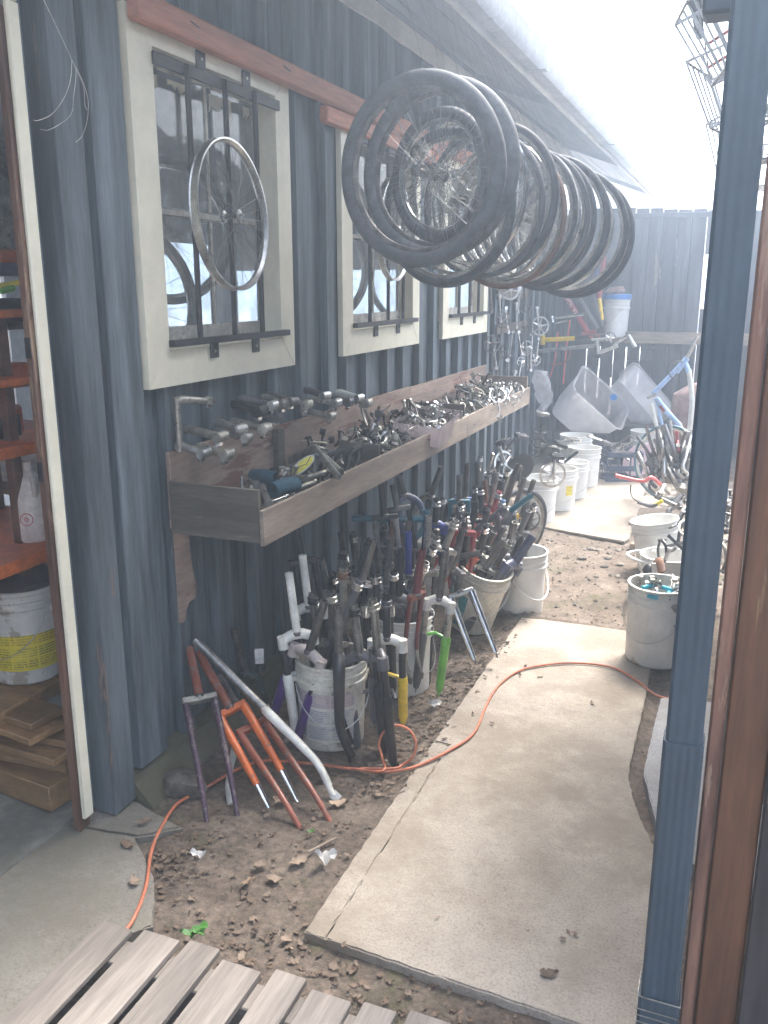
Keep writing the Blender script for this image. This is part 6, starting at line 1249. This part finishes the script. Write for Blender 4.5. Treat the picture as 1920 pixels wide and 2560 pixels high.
def litter_spot():
    while True:
        r = random.random()
        if r < 0.52: y = random.uniform(2.6, 4.6); x = random.gauss(0.86 if y > 3.0 else 0.80, 0.10)
        elif r < 0.64: y = random.uniform(1.68, 2.7); x = random.uniform(0.35, 0.95)
        elif r < 0.72: y = random.uniform(1.68, 1.86); x = random.uniform(0.7, 1.6)
        elif r < 0.86: y = random.uniform(4.5, 6.4); x = random.uniform(0.7, 1.9)
        elif r < 0.92: x, y = random.gauss(0.38, 0.06), random.gauss(2.02, 0.09)
        elif r < 0.95: x, y = random.gauss(1.62, 0.05), random.gauss(2.12, 0.06)
        else: y = random.uniform(6.4, 8.2); x = random.uniform(0.7, 1.5)
        if 0.05 < x < 2.1: return x, y
for nm, m, n_, sz in (('leaf_litter', 'drybrown', 1700, (0.008, 0.028)),):
    b = B()
    for i in range(n_):
        x, y = litter_spot(); ins = 0.95 < x < 1.68 and 1.85 < y < 4.5
        if ins and random.random() < 0.8: continue
        z = max(0.031 if ins else -1, dirt_z(x, y)) + random.uniform(0.002, 0.010); leaf(b, Vector((x, y, z)), random.uniform(*sz), random.uniform(0, 6.3), random.uniform(-0.2, 0.7), random.gauss(0, 0.2))
    tag(b.build(nm, m), 'scattered dry brown leaf litter on the dirt', 'leaves', None, 'stuff')
DRY2 = mat('dry_leaf_pale', (0.27, 0.20, 0.145), 0.8, 0, 0.2, 20, rand=0.3); M['dry2'] = DRY2
b = B()
for i in range(300):
    x, y = litter_spot()
    if 0.95 < x < 1.68 and 1.85 < y < 4.5: continue
    leaf(b, Vector((x, y, dirt_z(x, y) + random.uniform(0.004, 0.012))), random.uniform(0.010, 0.034), random.uniform(0, 6.3), random.uniform(0, 0.5), random.gauss(0, 0.4))
tag(b.build('leaf_litter', 'dry2'), 'paler tan leaf litter scattered on the dirt', 'leaves', None, 'stuff')
b = B()
for i in range(900):
    while True:
        x, y = random.uniform(0.1, 2.05), random.choice((random.uniform(1.65, 4.6), random.uniform(4.5, 6.6), random.uniform(4.6, 6.2)))
        if not (0.93 < x < 1.7 and 1.82 < y < 4.5): break
    s = random.uniform(0.003, 0.009) * (2.2 if y > 4.6 and random.random() < 0.35 else 1); q = len(b.v)
    b.add([(s, 0, 0), (-s, 0, 0), (0, s * 0.8, 0), (0, -s * 0.8, 0), (0, 0, s * 0.6), (0, 0, -s * 0.6)], [(0, 2, 4), (2, 1, 4), (1, 3, 4), (3, 0, 4), (2, 0, 5), (1, 2, 5), (3, 1, 5), (0, 3, 5)]); b.xf(Matrix.Translation((x, y, dirt_z(x, y) + s * 0.3)) @ Matrix.Rotation(random.uniform(0, 6), 4, 'Z'), q)
tag(b.build('gravel', 'stone'), 'small grit and gravel strewn over the dirt', 'gravel', None, 'stuff')
GL = 'large dry leaves lying clear'
LV = [((700, 2000), 0.075, 'big tan leaf beside the tips of the rust brown fork'), ((1000, 2120), 0.0, ''), ((650, 2160), 0.07, 'pale folded leaf on the dirt between pallet and slab'), ((620, 2200), 0.06, 'pinkish brown leaf cluster right above the pallet'), ((850, 2005), 0.085, 'large curled tan leaf at the slab edge by the fork tips'), ((360, 2050), 0.07, 'reddish leaf beside the cord near the corner post'),
      ((320, 2110), 0.08, 'long curled brown leaf left of the cord'), ((335, 2200), 0.06, 'dark curled leaf on the apron edge'), ((745, 2150), 0.09, 'broad pale leaf in front of the slab corner'), ((690, 2195), 0.07, 'ragged brown leaf above the pallet slats'), ((640, 2310), 0.05, 'small brown leaf by the middle pallet slats'), ((720, 2340), 0.05, 'brown leaf near the slab corner'),
      ((1560, 2090), 0.035, 'dark curled leaf alone on the slab near the crack'), ((1545, 2370), 0.07, 'long curled leaf at the right edge of the slab'), ((1575, 2385), 0.06, 'brown leaf touching the downspout foot'), ((1530, 2330), 0.06, 'yellowish leaf in the little heap on the slab'), ((1375, 2430), 0.06, 'thin curved leaf near the bottom of the slab'), ((1530, 2520), 0.045, 'pair of brown leaves low on the slab'),
      ((1095, 2290), 0.018, 'tiny dark leaf bit on the middle of the slab'), ((1480, 1755), 0.03, 'small leaf on the slab inside the cord bend'), ((1350, 1688), 0.04, 'greenish scrap of leaf under the cord'), ((880, 2545), 0.07, 'brown leaf between the last slats and the slab')]
for (p, s, lb) in LV:
    if not s: continue
    b = B(); q = on(*p); leaf(b, Vector((0, 0, 0)), s * 0.8, random.uniform(0, 6.3), random.uniform(0.2, 0.6), random.gauss(0, 0.15)); o = b.build('dry_leaf', random.choice(('drybrown', 'dry2'))); o.location = q - Vector((0, 0, 0.004)); tag(o, lb, 'leaf', GL)
b = B()
for k in range(2): leaf(b, Vector((0.02 * k - 0.01, 0.012 * (k % 2), 0.004 * k)), 0.055, 0.4 + k * 0.9, 0.5, 0.1)
o = b.build('green_leaf', 'leafgreen'); o.location = gz(480, 2338, 0.10); tag(o, 'bright green leaf at the edge of the pallet', 'leaf')
b = B(); leaf(b, Vector((0, 0, 0)), 0.03, 1, 0.5, 0.1); o = b.build('green_leaf', 'leafgreen'); o.location = on(775, 2080); tag(o, 'small green leaf by the rust brown fork tip', 'leaf')
b = B(); leaf(b, Vector((0, 0, 0)), 0.07, 0.4, 0.9, 0.5); o = b.build('paper_scrap', 'paper'); o.location = on(812, 2150) + Vector((0, 0, 0.01)); tag(o, 'crumpled white paper scrap beside the broad pale leaf', 'paper scrap')
b = B(); leaf(b, Vector((0, 0, 0)), 0.05, 0.4, 0.9, 0.3); o = b.build('paper_scrap', 'paper'); o.location = on(495, 2140) + Vector((0, 0, 0.005)); tag(o, 'small white flake on the dirt right of the cord', 'paper scrap')
b = B(); leaf(b, Vector((0, 0, 0)), 0.06, 0.2, 0.6, 0.3); o = b.build('paper_scrap', 'paper'); o.location = on(1085, 1765) + Vector((0, 0, 0.01)); tag(o, 'pale crumpled scrap on the leaf litter by the slab', 'paper scrap')
tag(B().tube([on(770, 2130), on(840, 2095)], 0.004, 6).build('twig', 'railwood'), 'thin twig lying by the slab corner', 'twig')
GP = 'stones on the path before the plywood sheet'
for i, (px, py, s, lb) in enumerate(((1455, 1395, 0.05, 'largest pale stone before the plywood sheet'), (1495, 1375, 0.045, 'stone near the plywood corner'), (1480, 1372, 0.06, 'flat tan stone against the plywood edge'), (1520, 1395, 0.05, 'stone in the middle of the stony patch'), (1545, 1375, 0.04, 'square stone under the plywood corner'), (1510, 1415, 0.045, 'low stone nearest to the path'),
                                     (1550, 1410, 0.05, 'tan stone left of the loose bucket handle'), (1490, 1440, 0.03, 'small single stone left of the dirty bucket'), (1545, 1440, 0.035, 'pale pebble beside the dirty bucket'), (1440, 1405, 0.03, 'small stone beside the largest one'))):
    p = gz(px, py, 0.01); b = B().lathe([(0, -0.4), (0.8, -0.3), (1, 0.0), (0.75, 0.35), (0.3, 0.5), (0, 0.52)], 10).warp(0.28, 1.3, i * 3.1); b.xf(Matrix.Translation(p) @ Matrix.Rotation(i * 1.3, 4, 'Z') @ Matrix.Diagonal((s * 0.65, s * 0.5, s * 0.42, 1)))
    tag(b.build('stone', 'stone'), lb, 'stone', GP)

# ================================================================ inside the doorway
Q = lambda px, py, x: gx(px, py, x)
t = thing('steel_rack', 'red painted steel rack with shelves inside the doorway', 'rack')
board(t, 'shelf', 'rackred', -0.95, -0.28, 1.9, 2.75, 0.855, 0.90, 0.003); board(t, 'shelf', 'rackred', -0.95, -0.33, 1.9, 2.75, 1.235, 1.275, 0.003); board(t, 'shelf', 'rackred', -0.95, -0.33, 1.9, 2.75, 1.475, 1.50, 0.003); board(t, 'shelf', 'rackred', -0.95, -0.35, 1.9, 2.75, 1.70, 1.725, 0.003)
for (x, y) in ((-0.45, gx(28, 1200, -0.45).y - 0.02), (-0.92, 2.14), (-0.92, 2.14), (-0.34, 2.68), (-0.92, 2.68)): board(t, 'upright', 'brown', x, x + 0.035, y, y + 0.045, 0.05, 1.72, 0.003)
p = Q(62, 1355, -0.42); t = thing('plastic_jug', 'cloudy white plastic jug with red stamp on the rack', 'jug', (p.x, p.y + 0.05, 0.901))
B().lathe([(0, 0), (0.062, 0), (0.07, 0.012), (0.07, 0.15), (0.066, 0.17), (0.05, 0.20), (0.035, 0.235), (0.02, 0.255), (0.02, 0.29), (0.0, 0.29)], 24).build('body', 'jug', t); B().tube(spline([(0.05, -0.03, 0.17), (0.07, -0.05, 0.22), (0.03, -0.03, 0.26)], 5), 0.010, 8).build('handle', 'jug', t)
b = B(); 
for r_ in (0.022, 0.006): b.tube([Vector((0.0712 * math.cos(-1.1 + r_ * math.cos(a) / 0.07), 0.0712 * math.sin(-1.1 + r_ * math.cos(a) / 0.07), 0.09 + r_ * math.sin(a))) for a in [2 * math.pi * i / 20 for i in range(20)]], 0.0016, 4, closed=True)
b.build('red_stamp', 'printred', t)
bucket('white bucket with wide yellow label under the rack shelf', (-0.50, 2.38, 0.36), None, 'bucket_dirty', h=0.37, lab=(R(-110), R(10), 0.06, 0.20, 'labelyprint'))
tag(B().lathe([(0, 0), (0.12, 0.0), (0.13, 0.03), (0.08, 0.09), (0, 0.12)], 14).warp(0.05, 10, 7).xf(Matrix.Translation((-0.5, 2.38, 0.70))).build('rag_bundle', 'dark'), 'dark rags heaped in the yellow labelled bucket', 'bundle')
GLM = 'lumber stacked on the floor in the doorway'
for i, (z, x0, x1, y0, y1, rz, lb) in enumerate(((0.05, -0.7, -0.10, 2.06, 2.22, -6, 'thick timber lowest in the doorway stack'), (0.15, -0.75, -0.12, 2.1, 2.30, 3, 'timber second from the floor in the doorway'), (0.205, -0.8, -0.11, 2.08, 2.26, -3, 'plank third from the floor in the doorway'), (0.235, -0.7, -0.09, 2.12, 2.30, 4, 'plank fourth from the floor in the doorway'), (0.285, -0.85, -0.16, 2.07, 2.22, -9, 'short plank on top of the doorway stack'), (0.315, -0.9, -0.2, 2.10, 2.25, -7, 'topmost plank of the doorway stack'))):
    h = 0.095 if i < 1 else (0.052 if i < 2 else 0.026); b = B().box(x0, x1, y0, y1, z, z + h, 0.003); b.xf(Matrix.Translation((-0.4, 2.2, 0)) @ Matrix.Rotation(R(rz), 4, 'Z') @ Matrix.Translation((0.4, -2.2, 0))); tag(b.build('lumber', 'lumber'), lb, 'lumber', GLM)
a, c = gz(85, 1985, 0.06), gz(160, 1925, 0.06); tag(B().add([(0, 0, 0), (0.5, 0, 0), (0.5, 0.06, 0), (0, 0.06, 0), (0, 0, 0.006), (0.5, 0, 0.006), (0.5, 0.06, 0.006), (0, 0.06, 0.006)], [(0, 3, 2, 1), (4, 5, 6, 7), (0, 1, 5, 4), (1, 2, 6, 5), (2, 3, 7, 6), (3, 0, 4, 7)]).add([(0, 0.06, 0.0), (0.5, 0.06, 0), (0.5, 0.066, 0.06), (0, 0.066, 0.06)], [(0, 1, 2, 3)]).xf(frame(a, (0, 0, 1), c - a)).build('angle_iron', 'rackorange'), 'orange angle iron lying on the floor in the doorway', 'angle iron')
for i, (px0, px1, py0, py1, x, m, nm, lb, cat) in enumerate(((-60, 78, 905, 985, -0.5, 'rackred', 'tool_box', 'red tool box on the second rack shelf', 'tool box'), (-60, 60, 1010, 1110, -0.45, 'rackorange', 'parts_case', 'orange parts case with dark window on the rack', 'case'), (-40, 95, 745, 830, -0.5, 'blackplastic', 'tool_case', 'black rounded case on the upper rack shelf', 'case'), (5, 60, 625, 660, -0.6, 'rackorange', 'storage_box', 'orange and dark box on the top of the rack', 'box'), (0, 60, 655, 690, -0.6, 'navy', 'storage_box', 'dark blue box under the orange one', 'box'))):
    p, q = Q(px0, py1, x), Q(px1, py0, x); b = B().box(x - 0.15, x, min(p.y, q.y), max(p.y, q.y), p.z, q.z, 0.012 if i != 2 else 0.03); tag(b.build(nm, m), lb, cat)
p, q = Q(-20, 1102, -0.448), Q(48, 1035, -0.448); tag(B().box(-0.449, -0.4445, p.y, q.y, p.z, q.z, 0.001).build('window_card', 'print'), 'dark card in the orange parts case', 'card')
p = Q(30, 712, -0.5); t = thing('spirit_level', 'yellow spirit level with green vial on the rack', 'spirit level'); a, c = Q(-40, 722, -0.45), Q(66, 702, -0.45); B().tube([a, c], 0.012, 4).build('body', 'labelyellow', t); a, c = Q(0, 726, -0.448), Q(32, 720, -0.448); B().tube([a, c], 0.013, 8).build('vial', 'green', t)
t = thing('desk_fan', 'large grey round fan head high up inside the doorway', 'fan', frame(Q(-60, 500, -0.9), (1, -0.45, 0.05), (0, 0, 1)))
B().lathe([(0.02, 0.05), (0.2, 0.03), (0.27, 0.0), (0.28, -0.02), (0.25, -0.06), (0.08, -0.09), (0, -0.09)], 30).build('shroud', 'alloy_dull', t); B().lathe([(0.0, 0.07), (0.05, 0.07), (0.06, 0.04), (0.06, 0.0)], 16).build('hub', 'gunmetal', t)
tag(B().box(-1.05, -0.35, 2.0, 2.6, 0.30, 0.355, 0.004).build('low_platform', 'lumber'), 'low wooden platform under the yellow labelled bucket', 'platform')
# wheels hanging inside behind the glass
for i, (c, R_, lb) in enumerate((((-0.35, 2.95, 1.72), 0.33, 'wheel hanging inside behind the nearest window'), ((-0.6, 3.6, 2.05), 0.33, 'wheel hanging deeper inside behind the nearest window'), ((-0.5, 5.0, 1.9), 0.33, 'wheel hanging inside behind the second window'), ((-0.5, 6.6, 1.85), 0.33, 'wheel hanging inside behind the third window'))):
    t = thing('bicycle_wheelset', lb, 'bicycle wheel', Matrix.Translation(c) @ Matrix.Rotation(R(70 - 12 * i), 4, 'Z'), 'wheels inside the workshop'); wheel_parts(t, R_, 'rubber', 'alloy', 28, 0.018)
t = thing('work_bench', 'wooden work bench inside behind the windows', 'bench'); board(t, 'top', 'lumber', -1.6, -0.9, 2.9, 8.0, 0.90, 0.96, 0.004)
for y in (3.0, 5.4, 7.9): board(t, 'leg', 'lumber', -1.55, -1.45, y, y + 0.08, 0.05, 0.90, 0.004); board(t, 'leg', 'lumber', -1.05, -0.95, y, y + 0.08, 0.05, 0.90, 0.004)
# cobweb strands by the door frame
t = thing('cobweb_strands', 'loose pale cobweb strands hanging across the corner board', 'cobweb')
for pts in ([(100, -20), (150, 85), (180, 150), (205, 200), (220, 250), (218, 300), (205, 340), (190, 355)], [(180, 150), (176, 200), (160, 245), (130, 285), (95, 301), (84, 300)], [(180, 150), (190, 180), (184, 240), (178, 285), (150, 310), (120, 325), (100, 323)], [(186, 165), (208, 215), (212, 262), (218, 275)]):
    B().tube(spline([gx(px, py, 0.10 + 0.02 * (i % 2)) for i, (px, py) in enumerate(pts)], 5), 0.0009, 4).build('strand', 'paper', t)

# ---------------------------------------------------------------- thin bluish volume added in place of lens glare from the sky
hz = bpy.data.materials.new('glare_veil'); hz.use_nodes = True
hn = hz.node_tree.nodes; hn.remove(hn['Principled BSDF'])
pv = hn.new('ShaderNodeVolumePrincipled'); pv.inputs['Color'].default_value = (0.72, 0.85, 1.0, 1); pv.inputs['Density'].default_value = 0.034; pv.inputs['Anisotropy'].default_value = 0.75
hz.node_tree.links.new(pv.outputs[0], hn['Material Output'].inputs['Volume'])
o = B().box(-310, 310, -310, 310, -1.1, 5.05).build('glare_haze', hz); tag(o, 'thin bright volume standing in for lens glare', 'glare_haze', None, 'stuff')
